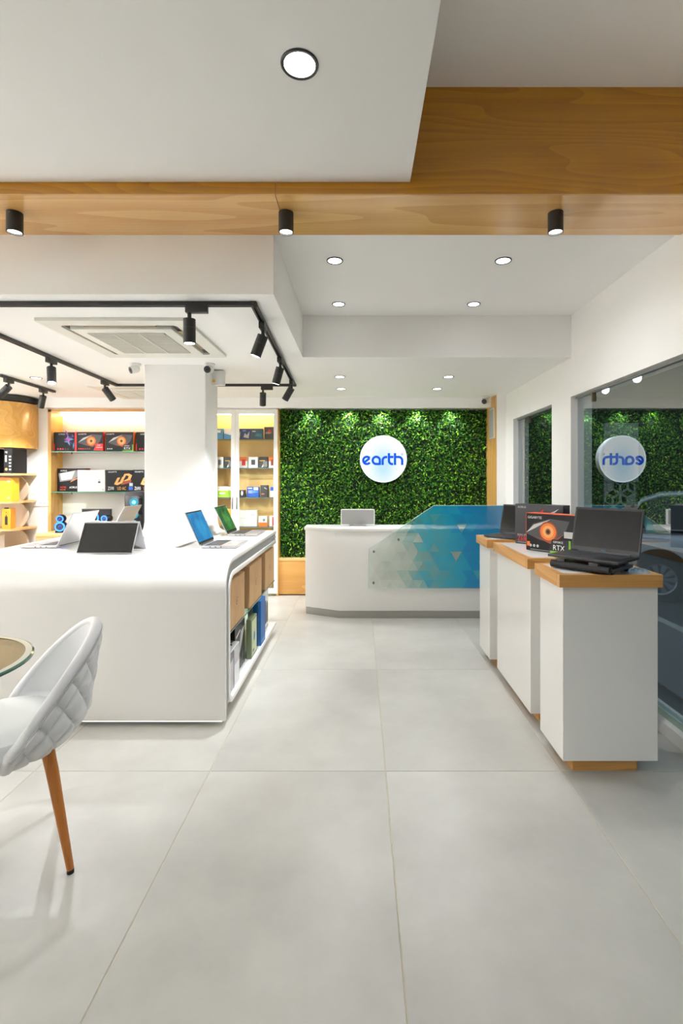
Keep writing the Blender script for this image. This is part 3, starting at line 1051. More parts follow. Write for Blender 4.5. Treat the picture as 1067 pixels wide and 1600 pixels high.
# ================================================================== DISPLAY ISLAND
ZI = 0.90
IX0, IX1, IY0, IY1 = -2.32, -0.727, 2.70, 4.36
isl = thing('display_island', 'big white display island with a rounded waterfall front and side niche', 'counter', ((IX0 + IX1) / 2, 3.5, 0))
isl_l = Vector(isl.location)
def IB():
    return MB()
def put(o):          # built in world coordinates, moved under the island's own origin
    o.location = -isl_l
    return o
RO = 0.17
outer = [(IY0, 0.038)] + arc(IY0 + RO, ZI - RO, RO, 180, 90, 18) + [(IY1, ZI)]
T = 0.026
inner = [(IY0 + T, 0.038)] + arc(IY0 + RO, ZI - RO, RO - T, 180, 90, 18) + [(IY1, ZI - T)]
mb = MB()
mb.band(inner, outer, 'x', IX0, IX1)
put(mb.build('waterfall_shell', SOLID, isl, 0.004, 2))
# recessed grey groove behind the shell edge
fo = [(2.785, 0.10)] + [(2.785, 0.12)] + arc(2.785 + 0.11, 0.82 - 0.11, 0.11, 180, 90, 12) + [(IY1 - 0.01, 0.82)]
go = [(IY0 + T, 0.04), (IY0 + T, 0.12)] + arc(IY0 + RO, ZI - RO, RO - T, 180, 90, 12) + [(IY1 - 0.01, ZI - T)]
mb = MB()
mb.band(fo, go, 'x', -1.16, -0.734)
put(mb.build('groove', GROOVE, isl))
# C-shaped white frame of the niche
def cframe(o):
    r1, r2 = 0.115 - o, 0.095 - o
    y0, zt, zb = 2.782 + o, 0.822 - o, 0.072 + o
    return [(IY1 - 0.012, zt)] + arc(y0 + r1, zt - r1, r1, 90, 180, 12) + arc(y0 + r2, zb + r2, r2, 180, 270, 10) + [(IY1 - 0.012, zb)]
mb = MB()
mb.band(cframe(0.032), cframe(0.0), 'x', -1.15, -0.728)
put(mb.build('niche_frame', WHITE, isl, 0.006, 2))
put(MB().cyl((-1.15, IY1 - 0.012, 0.088), (-0.728, IY1 - 0.012, 0.088), 0.016, n=16).build('frame_nose', WHITE, isl, smooth=True))
put(bx('niche_back', WHITE, -1.18, -1.15, 2.77, IY1 - 0.01, 0.04, 0.82, isl))
put(bx('core', WHITE, IX0 + 0.01, -1.18, IY0 + 0.10, IY1 - 0.01, 0.04, ZI - 0.06, isl))
put(bx('base', mat('island_base', rgb(120, 118, 112), 0.6), IX0 + 0.05, -0.80, IY0 + 0.10, IY1 - 0.04, 0.0, 0.075, isl))
put(bx('led_strip', LED_W, IX0 + 0.03, IX1 - 0.02, IY0 + 0.004, IY0 + 0.014, 0.033, 0.0375, isl))
put(bx('led_strip', LED_W, -0.765, -0.757, IY0 + 0.05, IY1 - 0.03, 0.060, 0.066, isl))
sh = put(bx('glass_shelf', SHGLASS, -1.14, -0.742, 2.80, IY1 - 0.015, 0.462, 0.470, isl))
bx('glass_shelf_edge', mat('grey_green_edge', rgb(96, 116, 108), 0.2), -0.742, -0.7405, 2.80, IY1 - 0.015, 0.462, 0.470, sh)
put(bx('glass_divider', SHGLASS, -1.10, -0.74, 3.645, 3.653, 0.106, 0.462, isl))
for k, y in enumerate((4.12, 4.20, 4.29)):
    s_ = put(bx('socket', LGREY, -0.734, -0.730, y, y + 0.05, 0.830, 0.862, isl, 0.002))
    bx('socket_face', DGREY, -0.730, -0.7285, y + 0.014, y + 0.036, 0.836, 0.856, s_)
put(bx('cable_slot', mat('slot_dark', rgb(120, 118, 112), 0.6), -1.20, -1.165, 3.25, 3.62, ZI - 0.001, ZI + 0.0012, isl))
put(bx('seam', mat('seam_grey', rgb(190, 188, 182), 0.6), -1.167, -1.163, 3.62, IY1 - 0.02, ZI - 0.001, ZI + 0.0006, isl))

# --- cartons on the glass shelf
def logo(p):
    m = CARDD
    n = 28
    for r0, r1 in ((0.055, 0.062),):
        a = [(0.5 + r0 * math.cos(2 * PI * i / n), 0.5 + r0 * 1.35 * math.sin(2 * PI * i / n)) for i in range(n)]
        c = [(0.5 + r1 * math.cos(2 * PI * i / n), 0.5 + r1 * 1.35 * math.sin(2 * PI * i / n)) for i in range(n)]
        for i in range(n):
            j = (i + 1) % n
            p.mb.add([p.pt(*a[i]), p.pt(*c[i]), p.pt(*c[j]), p.pt(*a[j])], [(0, 1, 2, 3)], p.mi(m))
    p.text('DELL', 0.457, 0.478, 0.045, m, 0.75)
def carton(loc, w, d, h, label):
    o = pbox('cardboard_carton', label, 'box', loc, PI / 2, w, d, h, CARD, 'brown cartons in the island niche', logo)
    bx('tape', mat('tape', rgb(186, 146, 98), 0.35), -w / 2 + 0.01, w / 2 - 0.01, -0.02, 0.02, h, h + 0.0008, o)
    return o
carton((-0.895, 3.03, 0.4705), 0.40, 0.30, 0.282, 'brown cardboard carton at the front of the island shelf')
carton((-0.905, 3.585, 0.4705), 0.41, 0.32, 0.285, 'brown cardboard carton in the middle of the island shelf')
carton((-0.895, 4.135, 0.4705), 0.40, 0.30, 0.29, 'brown cardboard carton at the rear end of the island shelf')
# --- boxes on the niche floor
ZN = 0.1045
def a_grey(p):
    p.poly([(0.0, 0.0), (0.5, 0.0), (0.35, 0.62), (0.0, 0.42)], I_LGREY)
    p.rect(0.47, 0.505, 0.0, 0.95, I_PURPLE)
    p.rect(0.52, 0.98, 0.03, 0.55, I_WHITE)
    p.poly([(0.02, 0.7), (0.44, 0.8), (0.44, 0.98), (0.02, 0.98)], I_GREY)
pbox('product_box', 'silver grey product box at the front of the niche floor', 'box', (-0.85, 2.975, ZN), PI / 2, 0.27, 0.20, 0.235, LGREY, None, a_grey)
rb = MB()
for k in range(7):
    a = k * 0.9
    rb.tube([(0, 0, 0), (0.03 * math.cos(a), 0.03 * math.sin(a), 0.03 + 0.01 * (k % 3)), (0.06 * math.cos(a + 0.4), 0.06 * math.sin(a + 0.4), 0.012), (0.085 * math.cos(a + 0.6), 0.085 * math.sin(a + 0.6), 0.045 * (k % 2) + 0.008)], [0.004, 0.012, 0.010, 0.003], 6)
tag(rb.build('black_ribbon', BLACKP, None, smooth=True, loc=(-0.85, 3.03, ZN + 0.2365)), 'crumpled black ribbon lying on the silver grey box', 'ribbon')
def a_dark(p):
    p.poly([(0.35, 0.3), (0.75, 0.62), (0.95, 0.86), (0.55, 0.8)], I_LGREY)
    p.poly([(0.1, 0.75), (0.5, 0.83), (0.5, 0.87), (0.1, 0.8)], I_WHITE)
    p.rect(0.08, 0.45, 0.14, 0.30, I_RUST)
    p.text('X570', 0.1, 0.17, 0.1, I_ORANGE, 0.7)
    for k in range(4):
        p.rect(0.12 + 0.2 * k, 0.24 + 0.2 * k, 0.05, 0.1, I_GREY)
    p.rect(0.6, 0.9, 0.2, 0.34, I_DGREY)
pbox('product_box', 'black mainboard box with red lettering on the niche floor', 'box', (-0.83, 3.275, ZN), PI / 2, 0.27, 0.09, 0.30, BLACKP, None, a_dark)
def a_green(p):
    p.rect(0.08, 0.92, 0.06, 0.94, mat('ink_pale_green', rgb(206, 214, 170), 0.5))
    p.poly([(0.3, 0.3), (0.7, 0.36), (0.66, 0.72), (0.34, 0.66)], I_LGREY)
    p.ell(0.5, 0.5, 0.14, 0.12, I_TEAL)
    p.rect(0.2, 0.5, 0.12, 0.2, I_GREY)
pbox('product_box', 'pale green product box behind the glass divider in the niche', 'box', (-0.765, 3.535, ZN), PI / 2, 0.18, 0.035, 0.27, mat('olive', rgb(120, 132, 100), 0.5), None, a_green)
pbox('product_box', 'plain bright blue box standing upright in the niche', 'box', (-0.765, 3.80, ZN), PI / 2, 0.17, 0.06, 0.335, mat('blue_box', rgb(24, 100, 170), 0.45), None, lambda p: p.rect(0.1, 0.9, 0.06, 0.10, I_LBLUE))
def a_fig(p):
    for u0, u1, h in ((0.06, 0.30, 0.62), (0.34, 0.60, 0.74), (0.64, 0.92, 0.68)):
        p.poly([(u0, 0.22), (u1, 0.22), (u1 - 0.03, h), ((u0 + u1) / 2, h + 0.05), (u0 + 0.03, h)], I_DGREY)
    for k in range(5):
        p.ell(0.12 + 0.19 * k, 0.12, 0.05, 0.035, I_GREY, 10)
pbox('product_box', 'white product box printed with dark grey shapes at the rear of the niche', 'box', (-0.82, 4.03, ZN), PI / 2, 0.22, 0.12, 0.34, PLASTW, None, a_fig)

# ================================================================== LAPTOPS
def laptop(label, loc, rz, w, d, open_deg, shell, screen_mat, keys=DGREY, deck=None, bezel=BLACKP, base_h=0.016, group=None, badge=None, tilt=0.0):
    """hinge line at the local origin, base towards local -Y"""
    t = thing('laptop', label, 'laptop', loc, rz, group)
    t.rotation_euler = (tilt, 0, rz)
    deck = deck or shell
    b_ = bx('base', shell, -w / 2, w / 2, -d, 0.0, 0.003, base_h, t, 0.003)
    mb = MB()
    cols_, rows_ = 14, 5
    kw, kd = w * 0.86 / cols_, d * 0.44 / rows_
    for j in range(rows_):
        for i in range(cols_):
            x = -w * 0.43 + i * kw
            y = -d * 0.10 - (j + 1) * kd
            if j == rows_ - 1 and 4 <= i <= 8:
                continue
            mb.box(x + 0.001, x + kw - 0.001, y + 0.001, y + kd - 0.001, base_h, base_h + 0.0016)
        if j == rows_ - 1:
            mb.box(-w * 0.43 + 4 * kw + 0.001, -w * 0.43 + 9 * kw - 0.001, y + 0.001, y + kd - 0.001, base_h, base_h + 0.0016)
    mb.build('keyboard', keys, b_)
    bx('touchpad', mat('pad_grey', rgb(150, 150, 152), 0.3) if shell is SILVER else DGREY, -w * 0.16, w * 0.16, -d * 0.95, -d * 0.62, base_h, base_h + 0.0006, b_)
    for k in range(3):
        y = -d * 0.25 - 0.035 * k
        bx('port', BLACKP, -w / 2 - 0.0006, -w / 2 + 0.001, y - 0.01, y, 0.006, 0.011, b_)
        bx('port', BLACKP, w / 2 - 0.001, w / 2 + 0.0006, y - 0.01, y, 0.006, 0.011, b_)
    # lid
    a = math.radians(open_deg - 90)
    M = Matrix.Translation((0, 0.002, base_h + 0.001)) @ Matrix.Rotation(-a, 4, 'X')
    mb = MB().box(-w / 2, w / 2, 0.0, 0.007, 0.002, d)
    mb.v = [tuple(M @ Vector(p)) for p in mb.v]
    ld = mb.build('lid', shell, t, 0.002, 1)
    MB().box(-w / 2 + 0.004, w / 2 - 0.004, -0.0008, 0.0005, 0.006, d - 0.004, M=M).build('bezel', bezel, ld)
    MB().box(-w / 2 + 0.010, w / 2 - 0.010, -0.0014, -0.0006, 0.022, d - 0.012, M=M).build('screen', screen_mat, ld)
    MB().cyl((-w * 0.38, 0.002, base_h), (w * 0.38, 0.002, base_h), 0.006, n=12).build('hinge', DGREY, t, smooth=True)
    if badge:
        vs, fs, tw = text_geo(badge[0])
        k = 0.010
        MB().add([((x - tw / 2) * k, -0.0022, 0.008 + y * k) for x, y in vs], fs, 0, M).build('badge', badge[1], ld, weld=False)
    for sx in (-1, 1):
        for yy in (-d + 0.02, -0.02):
            MB().cyl((sx * (w / 2 - 0.03), yy, 0), (sx * (w / 2 - 0.03), yy, 0.004), 0.006, n=10).build('rubber_foot', RUBBER, b_)
    return t

SCR_BLUE = bpy.data.materials.new('screen_blue_picture')
SCR_GRN = bpy.data.materials.new('screen_green_picture')
for m_, stops in ((SCR_BLUE, [(0.30, rgb(16, 92, 150)), (0.55, rgb(36, 128, 178)), (0.75, rgb(44, 132, 110))]), (SCR_GRN, [(0.3, rgb(22, 52, 30)), (0.5, rgb(50, 110, 52)), (0.7, rgb(120, 160, 90))])):
    m_.use_nodes = True
    nt = m_.node_tree
    b = nt.nodes['Principled BSDF']
    tc = nt.nodes.new('ShaderNodeTexCoord')
    nz = nt.nodes.new('ShaderNodeTexNoise')
    nz.inputs['Scale'].default_value = 7
    nz.inputs['Detail'].default_value = 3
    cr = nt.nodes.new('ShaderNodeValToRGB')
    cr.color_ramp.elements[0].position = stops[0][0]
    cr.color_ramp.elements[0].color = stops[0][1]
    cr.color_ramp.elements[1].position = stops[2][0]
    cr.color_ramp.elements[1].color = stops[2][1]
    e = cr.color_ramp.elements.new(stops[1][0])
    e.color = stops[1][1]
    nt.links.new(tc.outputs['Object'], nz.inputs['Vector'])
    nt.links.new(nz.outputs['Fac'], cr.inputs['Fac'])
    nt.links.new(cr.outputs['Color'], b.inputs['Emission Color'])
    b.inputs['Emission Strength'].default_value = 0.75
    b.inputs['Base Color'].default_value = (0.01, 0.01, 0.01, 1)
    b.inputs['Roughness'].default_value = 0.12

ZT = ZI + 0.0005
laptop('open silver laptop showing a blue picture, on the right of the island top', (-1.03, 3.385, ZT), PI / 2, 0.325, 0.235, 114, SILVER, SCR_BLUE, group='laptops on the island')
laptop('open silver laptop showing a green picture, behind the blue one beside the column', (-1.035, 4.07, ZT), PI / 2, 0.32, 0.235, 116, SILVER, SCR_GRN, group='laptops on the island')
laptop('open silver laptop turned away at the left of the island, its back showing', (-1.96, 3.385, ZT), -PI / 2, 0.325, 0.235, 116, SILVER, SCREENB, group='laptops on the island')
laptop('open silver laptop behind the tent laptop, only its lid showing', (-2.02, 4.20, ZT), -PI / 2, 0.32, 0.235, 118, SILVER, SCREENB, group='laptops on the island')
# tent-mode convertible
tl = thing('convertible_laptop', 'folding laptop stood up like a tent with its black screen to the front', 'laptop', (-1.52, 3.07, ZT))
def tent_half(name, m, sgn, extra=None):
    Lh, half = 0.205, 0.095
    ang = math.asin(half / Lh)
    M = Matrix.Translation((0, sgn * 0.004, math.cos(ang) * Lh + 0.004)) @ Matrix.Rotation(sgn * ang, 4, 'X')
    mb = MB().box(-0.166, 0.166, -0.0045, 0.0045, -Lh, 0)
    mb.v = [tuple(M @ Vector(p)) for p in mb.v]
    o = mb.build(name, m, tl, 0.002, 1)
    return o, M, Lh
fr_, MF, LH = tent_half('screen_half', SILVER, -1)
MB().box(-0.163, 0.163, -0.0058, -0.0040, -LH + 0.004, -0.012, M=MF).build('bezel', BLACKP, fr_)
MB().box(-0.155, 0.155, -0.0064, -0.0052, -LH + 0.014, -0.018, M=MF).build('screen', SCREENB, fr_)
bk_, MK, _ = tent_half('keyboard_half', SILVER, 1)
MB().box(0.1655, 0.1670, -0.002, 0.002, -0.13, -0.11, M=MK).build('port', BLACKP, bk_)
for x in (-0.11, 0.11):
    MB().cyl((x - 0.03, 0, 0.184), (x + 0.03, 0, 0.184), 0.0075, n=14).build('hinge', SILVER, tl, smooth=True)

# ================================================================== OPEN SHELVES (back left)
YF = 5.75
sc_ = thing('open_shelf_unit', 'oak framed open wall shelves with glass boards and a lit top, left of the column', 'shelf', (-2.70, YF, 0))
so = Vector(sc_.location)
def sput(o):
    o.location = -so
    return o
SX0, SX1 = -3.585, -1.80
sput(bx('frame_side', OAKZ, SX0, SX0 + 0.035, YF - 0.01, 6.0, 0.0, 2.146, sc_))
sput(bx('frame_side', OAKZ, SX1 - 0.035, SX1, YF - 0.01, 6.0, 0.0, 2.146, sc_))
sput(bx('frame_top', OAK, SX0, SX1, YF - 0.01, 6.0, 2.118, 2.149, sc_))
sput(bx('back_panel', mat('shelf_back', rgb(228, 226, 220), 0.35), SX0 + 0.035, SX1 - 0.035, 5.965, 5.995, 0.0, 2.118, sc_))
sput(bx('led_strip', LED_Y, SX0 + 0.05, SX1 - 0.05, 5.90, 5.93, 2.096, 2.112, sc_))
for z in (1.655, 1.19):
    g_ = sput(bx('glass_board', SHGLASS, SX0 + 0.036, SX1 - 0.036, YF - 0.005, 5.96, z, z + 0.010, sc_))
    bx('board_edge', GEDGE, SX0 + 0.036, SX1 - 0.036, YF - 0.0065, YF - 0.005, z, z + 0.010, g_)
    for x in (SX0 + 0.07, SX0 + 0.24):
        MB().cyl((x, 5.80, z - 0.02), (x, 5.80, z), 0.006, n=8).build('shelf_pin', STEEL, g_)

def eye(p, lo=0.0, sh=0.0):
    poly0, ell0 = p.poly, p.ell

    class Q:
        @staticmethod
        def poly(pts, m):
            poly0([(min(0.995, max(0.005, u + sh)), v) for u, v in pts], m)

        @staticmethod
        def ell(u, v, a, b, m):
            ell0(u + sh, v, a, b, m)
    p = Q
    p.poly([(0.10, 0.45 + lo), (0.28, 0.72 + lo), (0.62, 0.88 + lo), (0.97, 0.84 + lo), (0.88, 0.5 + lo), (0.66, 0.27 + lo), (0.42, 0.30 + lo)], I_DGREY)
    p.poly([(0.12, 0.47 + lo), (0.30, 0.70 + lo), (0.62, 0.86 + lo), (0.34, 0.62 + lo)], I_LGREY)
    p.poly([(0.30, 0.40 + lo), (0.62, 0.28 + lo), (0.86, 0.50 + lo), (0.80, 0.40 + lo), (0.62, 0.23 + lo)], I_RUST)
    p.ell(0.58, 0.54 + lo, 0.175, 0.265, I_RUST)
    p.ell(0.58, 0.54 + lo, 0.15, 0.225, I_ORANGE)
    p.ell(0.58, 0.54 + lo, 0.105, 0.16, I_COPPER)
    p.ell(0.58, 0.54 + lo, 0.05, 0.08, I_RUST)
    p.ell(0.58, 0.54 + lo, 0.028, 0.045, I_BLACK)
def gpu_rtx(p, c=0.0):
    eye(p, 0.0, -c)
    p.text('GIGABYTE', 0.04, 0.86, 0.065, I_WHITE)
    for k in range(3):
        p.ell(0.10 + 0.07 * k, 0.14, 0.025, 0.04, I_LGREY, 8)
    e = 1.0 - c
    p.rect(e - 0.38, e, 0.0, 0.06, I_GREEN)
    p.poly([(e - 0.40, 0.06), (e, 0.06), (e, 0.36), (e - 0.34, 0.36)], I_BLACK)
    p.text('GEFORCE', e - 0.32, 0.27, 0.05, I_WHITE, 0.9)
    p.text('RTX', e - 0.32, 0.09, 0.13, I_WHITE, 0.95)
    p.rect(e - 0.035, e, 0.06, 0.36, I_GREEN)
def gpu_radeon(p):
    eye(p)
    p.text('GIGABYTE', 0.12, 0.86, 0.065, I_WHITE)
    p.rect(0.0, 0.07, 0.0, 1.0, I_RED)
    for k in range(6):
        p.ell(0.15 + 0.075 * k, 0.14, 0.026, 0.045, I_RED if k < 3 else I_RUST, 8)
    p.poly([(0.66, 0.05), (1.0, 0.05), (1.0, 0.40), (0.76, 0.40)], I_RED)
    p.text('AMD', 0.79, 0.29, 0.06, I_WHITE)
    p.text('RADEON', 0.77, 0.18, 0.06, I_WHITE, 0.9)
def robot(p):
    rr = random.Random(4)
    for k in range(16):
        u, v = rr.gauss(0.68, 0.13), rr.gauss(0.55, 0.16)
        a = rr.uniform(0, 6.28)
        L, W_ = rr.uniform(0.10, 0.2), rr.uniform(0.03, 0.06)
        q = [(u + L * math.cos(a), v + L * math.sin(a)), (u - W_ * math.sin(a), v + W_ * math.cos(a)), (u - L * math.cos(a), v - L * math.sin(a)), (u + W_ * math.sin(a), v - W_ * math.cos(a))]
        p.poly([(min(0.98, x), y) for x, y in q], rr.choice([I_PURPLE, I_PINK, I_LBLUE, I_NAVY, I_BLUE]))
    p.text('AORUS', 0.22, 0.86, 0.07, I_WHITE)
    for k in range(5):
        p.ell(0.2 + 0.12 * k, 0.13, 0.04, 0.05, I_RED if k < 3 else I_DGREY, 8)
    p.rect(0.0, 0.05, 0.05, 0.4, I_RED)
def aorus_board(p):
    p.poly([(0.05, 0.78), (0.62, 0.92), (0.95, 0.9), (0.55, 0.5), (0.1, 0.42)], I_GREY)
    p.poly([(0.1, 0.78), (0.62, 0.90), (0.5, 0.55), (0.15, 0.48)], I_LGREY)
    p.poly([(0.45, 0.40), (1.0, 0.74), (1.0, 0.80), (0.48, 0.46)], I_ORANGE)
    p.text('AORUS', 0.12, 0.87, 0.06, I_WHITE)
    p.text('X570S', 0.10, 0.14, 0.085, I_RED, 0.85)
    p.text('AORUS', 0.42, 0.14, 0.085, I_WHITE, 0.85)
    p.text('MASTER', 0.10, 0.05, 0.05, I_ORANGE)
def ud_board(p, name='Z590', tail='UD AC'):
    p.text('GIGABYTE', 0.08, 0.88, 0.06, I_WHITE)
    p.poly([(0.30, 0.34), (0.42, 0.30), (0.60, 0.40), (0.70, 0.70), (0.60, 0.68), (0.52, 0.46), (0.42, 0.40), (0.52, 0.66), (0.42, 0.64)], I_COPPER)
    p.poly([(0.56, 0.52), (0.64, 0.54), (0.74, 0.76), (0.84, 0.72), (0.80, 0.60), (0.62, 0.48), (0.88, 0.52), (0.96, 0.76), (0.84, 0.84), (0.68, 0.82)], I_COPPER)
    p.poly([(0.55, 0.30), (0.92, 0.42), (0.94, 0.56), (0.62, 0.46)], I_RUST)
    p.text(name, 0.07, 0.08, 0.15, I_WHITE, 0.62)
    p.text(tail, 0.42, 0.08, 0.15, I_COPPER, 0.62)
    p.rect(0.84, 0.99, 0.08, 0.24, I_BLUE)
    p.rect(0.86, 0.99, 0.26, 0.40, I_LGREY)
def white_board(p):
    p.text('GIGABYTE', 0.12, 0.91, 0.04, I_LGREY)
    p.rect(0.10, 0.9, 0.30, 0.305, I_LGREY)
    p.rect(0.75, 0.84, 0.40, 0.47, I_NAVY)
    p.rect(0.76, 0.83, 0.47, 0.56, I_LGREY)
    p.ell(0.93, 0.10, 0.04, 0.05, I_LGREY, 10)
GS = 'boxes on the open glass shelves'
BOXK = mat('box_black', rgb(15, 14, 14), 0.5, spec=0.3)
z1, z2 = 1.6655, 1.2005
pbox('graphics_card_box', 'black box with purple and blue figure, leftmost on the upper glass shelf', 'box', (-3.43, 5.84, z1), math.radians(4), 0.235, 0.09, 0.225, BOXK, GS, robot)
pbox('graphics_card_box', 'black box with orange eye and red corner on the upper glass shelf', 'box', (-3.135, 5.835, z1), math.radians(-2), 0.335, 0.10, 0.225, BOXK, GS, gpu_radeon, I_RED)
pbox('graphics_card_box', 'black box with orange eye and green RTX corner on the upper glass shelf', 'box', (-2.785, 5.835, z1), math.radians(-2), 0.335, 0.10, 0.225, BOXK, GS, gpu_rtx, I_ORANGE)
pbox('graphics_card_box', 'black box with purple figure beside the column on the upper glass shelf', 'box', (-2.48, 5.84, z1), math.radians(2), 0.235, 0.09, 0.225, BOXK, GS, robot)
pbox('mainboard_box', 'black box with grey swoosh and red lettering, leftmost on the lower glass shelf', 'box', (-3.365, 5.875, z2), math.radians(0), 0.345, 0.08, 0.270, BOXK, GS, aorus_board, I_RUST)
pbox('mainboard_box', 'plain white mainboard box on the lower glass shelf', 'box', (-3.10, 5.80, z2), math.radians(-1), 0.32, 0.07, 0.250, PLASTW, GS, white_board)
pbox('mainboard_box', 'black box lettered Z590 in the middle of the lower glass shelf', 'box', (-2.775, 5.81, z2), 0, 0.315, 0.08, 0.250, BOXK, GS, ud_board)
pbox('mainboard_box', 'black box lettered Z690 half hidden by the column on the lower glass shelf', 'box', (-2.465, 5.79, z2), 0, 0.30, 0.08, 0.252, BOXK, GS, lambda p: ud_board(p, 'Z690', 'UD'))

# --- oak bench in front of the shelves with speakers, monitor and PC
bn = thing('oak_bench', 'oak bench with dark open front below the glass shelves', 'bench', (-2.65, 5.5, 0))
bx('top', OAKL, -0.79, 0.79, -0.21, 0.24, 0.735, 0.765, bn, 0.002)
for x in (-0.79, 0.76):
    bx('side', OAKL, x, x + 0.03, -0.20, 0.24, 0, 0.735, bn)
bx('apron', OAKL, -0.76, 0.76, -0.20, -0.18, 0.69, 0.735, bn)
bx('inner_back', mat('bench_dark', rgb(70, 52, 34), 0.8), -0.76, 0.76, 0.20, 0.23, 0.0, 0.735, bn)
bx('lower_board', OAKL, -0.76, 0.76, -0.19, 0.20, 0.38, 0.40, bn)
RINGB = emis('blue_ring_light', (0.03, 0.14, 1.0, 1), 3.0)
def speaker(x, y, rz, label):
    t = thing('desktop_speaker', label, 'speaker', (x, y, 0.7655), rz, 'black desktop speakers with blue rings')
    b_ = MB()
    b_.sphere((0, 0.03, 0.062), (0.062, 0.07, 0.060), 20, 14).sphere((0, 0.03, 0.150), (0.047, 0.055, 0.045), 20, 14)
    b_.box(-0.05, 0.05, -0.02, 0.07, 0.0, 0.02)
    b_.build('cabinet', BLACKP, t, smooth=True)
    for z, r in ((0.066, 0.050), (0.150, 0.036)):
        ri, ro = ring_band(r * 0.72, r, 28)
        c_ = MB().cyl((0, -0.042, z), (0, -0.036, z), r * 1.05, n=28).build('driver', DGREY, t, smooth=True)
        MB().band([(a, b0 + z) for a, b0 in ri], [(a, b0 + z) for a, b0 in ro], 'y', -0.046, -0.041, closed=True).build('light_ring', RINGB, c_)
        MB().sphere((0, -0.041, z), (r * 0.35, 0.006, r * 0.35), 14, 8).build('cone', mat('cone_blue', rgb(30, 60, 150), 0.3), c_, smooth=True)
    return t
speaker(-3.245, 5.42, 0.3, 'black speaker with two glowing blue rings at the left end of the oak bench')
speaker(-2.765, 5.45, -0.1, 'black speaker with blue rings right of the monitor, behind the silver laptop')
mn = thing('gaming_monitor', 'black monitor with a blue ring picture on the oak bench', 'monitor', (-2.965, 5.62, 0.7655))
bx('screen_body', BLACKP, -0.165, 0.165, 0, 0.025, 0.05, 0.245, mn, 0.003)
sc2 = bx('screen', mat('screen_navy', rgb(14, 16, 26), 0.15), -0.158, 0.158, -0.001, 0.0, 0.058, 0.237, mn)
ri, ro = ring_band(0.062, 0.078, 32)
MB().band([(a - 0.05, b0 + 0.145) for a, b0 in ri], [(a - 0.05, b0 + 0.145) for a, b0 in ro], 'y', -0.0018, -0.0008, closed=True).build('ring_picture', RINGB, sc2)
bx('stand', BLACKP, -0.02, 0.02, 0.012, 0.03, 0, 0.10, mn)
bx('foot', BLACKP, -0.10, 0.10, -0.06, 0.09, 0, 0.008, mn, 0.003)
pc = thing('computer_tower', 'black computer tower with round blue fan light beside the column', 'computer', (-2.44, 5.50, 0.7655))
bx('case', BLACKP, -0.105, 0.105, -0.10, 0.22, 0.0, 0.44, pc, 0.006)
bx('front_glass', SCREENB, -0.09, 0.09, -0.104, -0.10, 0.05, 0.40, pc, 0.004)
for z in (0.33, 0.20, 0.09):
    f_ = MB().cyl((0, -0.106, z), (0, -0.104, z), 0.048, n=28).build('fan', mat('fan_teal', rgb(20, 90, 110), 0.4, emit=0.7), pc, smooth=True)
    MB().cyl((0, -0.109, z), (0, -0.106, z), 0.020, n=20).build('fan_light', emis('fan_light', (0.1, 0.75, 1.0, 1), 3.0), f_)
bx('top_grille', DGREY, -0.08, 0.08, -0.06, 0.18, 0.44, 0.446, pc)

# ================================================================== GLASS DOOR CABINET
cb = thing('glass_cabinet', 'white framed cabinet with glass doors and warm light, between column and green wall', 'cabinet', (-1.34, YF, 0))
ko = Vector(cb.location)
def kput(o):
    o.location = -ko
    return o
KX0, KX1 = -1.735, -0.945
WFR = mat('cabinet_white', rgb(238, 236, 230), 0.35)
KB = mat('cabinet_back', rgb(226, 186, 118), 0.5, var=0.06, scale=6)
kput(bx('back_panel', KB, KX0, KX1, 5.965, 5.995, 0.0, 2.14, cb))
kput(bx('side_panel', KB, KX0, KX0 + 0.018, YF + 0.02, 5.965, 0.0, 2.14, cb))
kput(bx('side_panel', KB, KX1 - 0.018, KX1, YF + 0.02, 5.965, 0.0, 2.14, cb))
kput(bx('top_panel', WFR, KX0, KX1, YF, 5.965, 2.125, 2.149, cb))
kput(bx('led_strip', LED_Y, KX0 + 0.03, KX1 - 0.03, 5.84, 5.87, 2.100, 2.118, cb))
for z in (1.80, 1.466, 1.124, 0.783, 0.44, 0.08):
    g_ = kput(bx('glass_board', SHGLASS, KX0 + 0.02, KX1 - 0.02, YF + 0.03, 5.96, z, z + 0.010, cb))
    bx('board_edge', mat('grey_green_edge', rgb(96, 116, 108), 0.2), KX0 + 0.02, KX1 - 0.02, YF + 0.0285, YF + 0.03, z, z + 0.010, g_)
def door(x0, x1, hinge):
    mb = MB()
    d_ = kput(mb.band([(x0 + 0.044, 0.09), (x1 - 0.044, 0.09), (x1 - 0.044, 2.095), (x0 + 0.044, 2.095)], [(x0, 0.03), (x1, 0.03), (x1, 2.147), (x0, 2.147)], 'y', YF - 0.012, YF + 0.01, closed=True).build('door', WFR, cb))
    bx('pane', CGLASS, x0 + 0.044, x1 - 0.044, YF - 0.002, YF + 0.001, 0.09, 2.095, d_)
    bx('handle', STEEL, hinge - 0.005, hinge + 0.005, YF - 0.03, YF - 0.012, 1.0, 1.14, d_, 0.002)
door(-1.735, -1.435, -1.46)
door(-1.432, -0.945, -1.41)

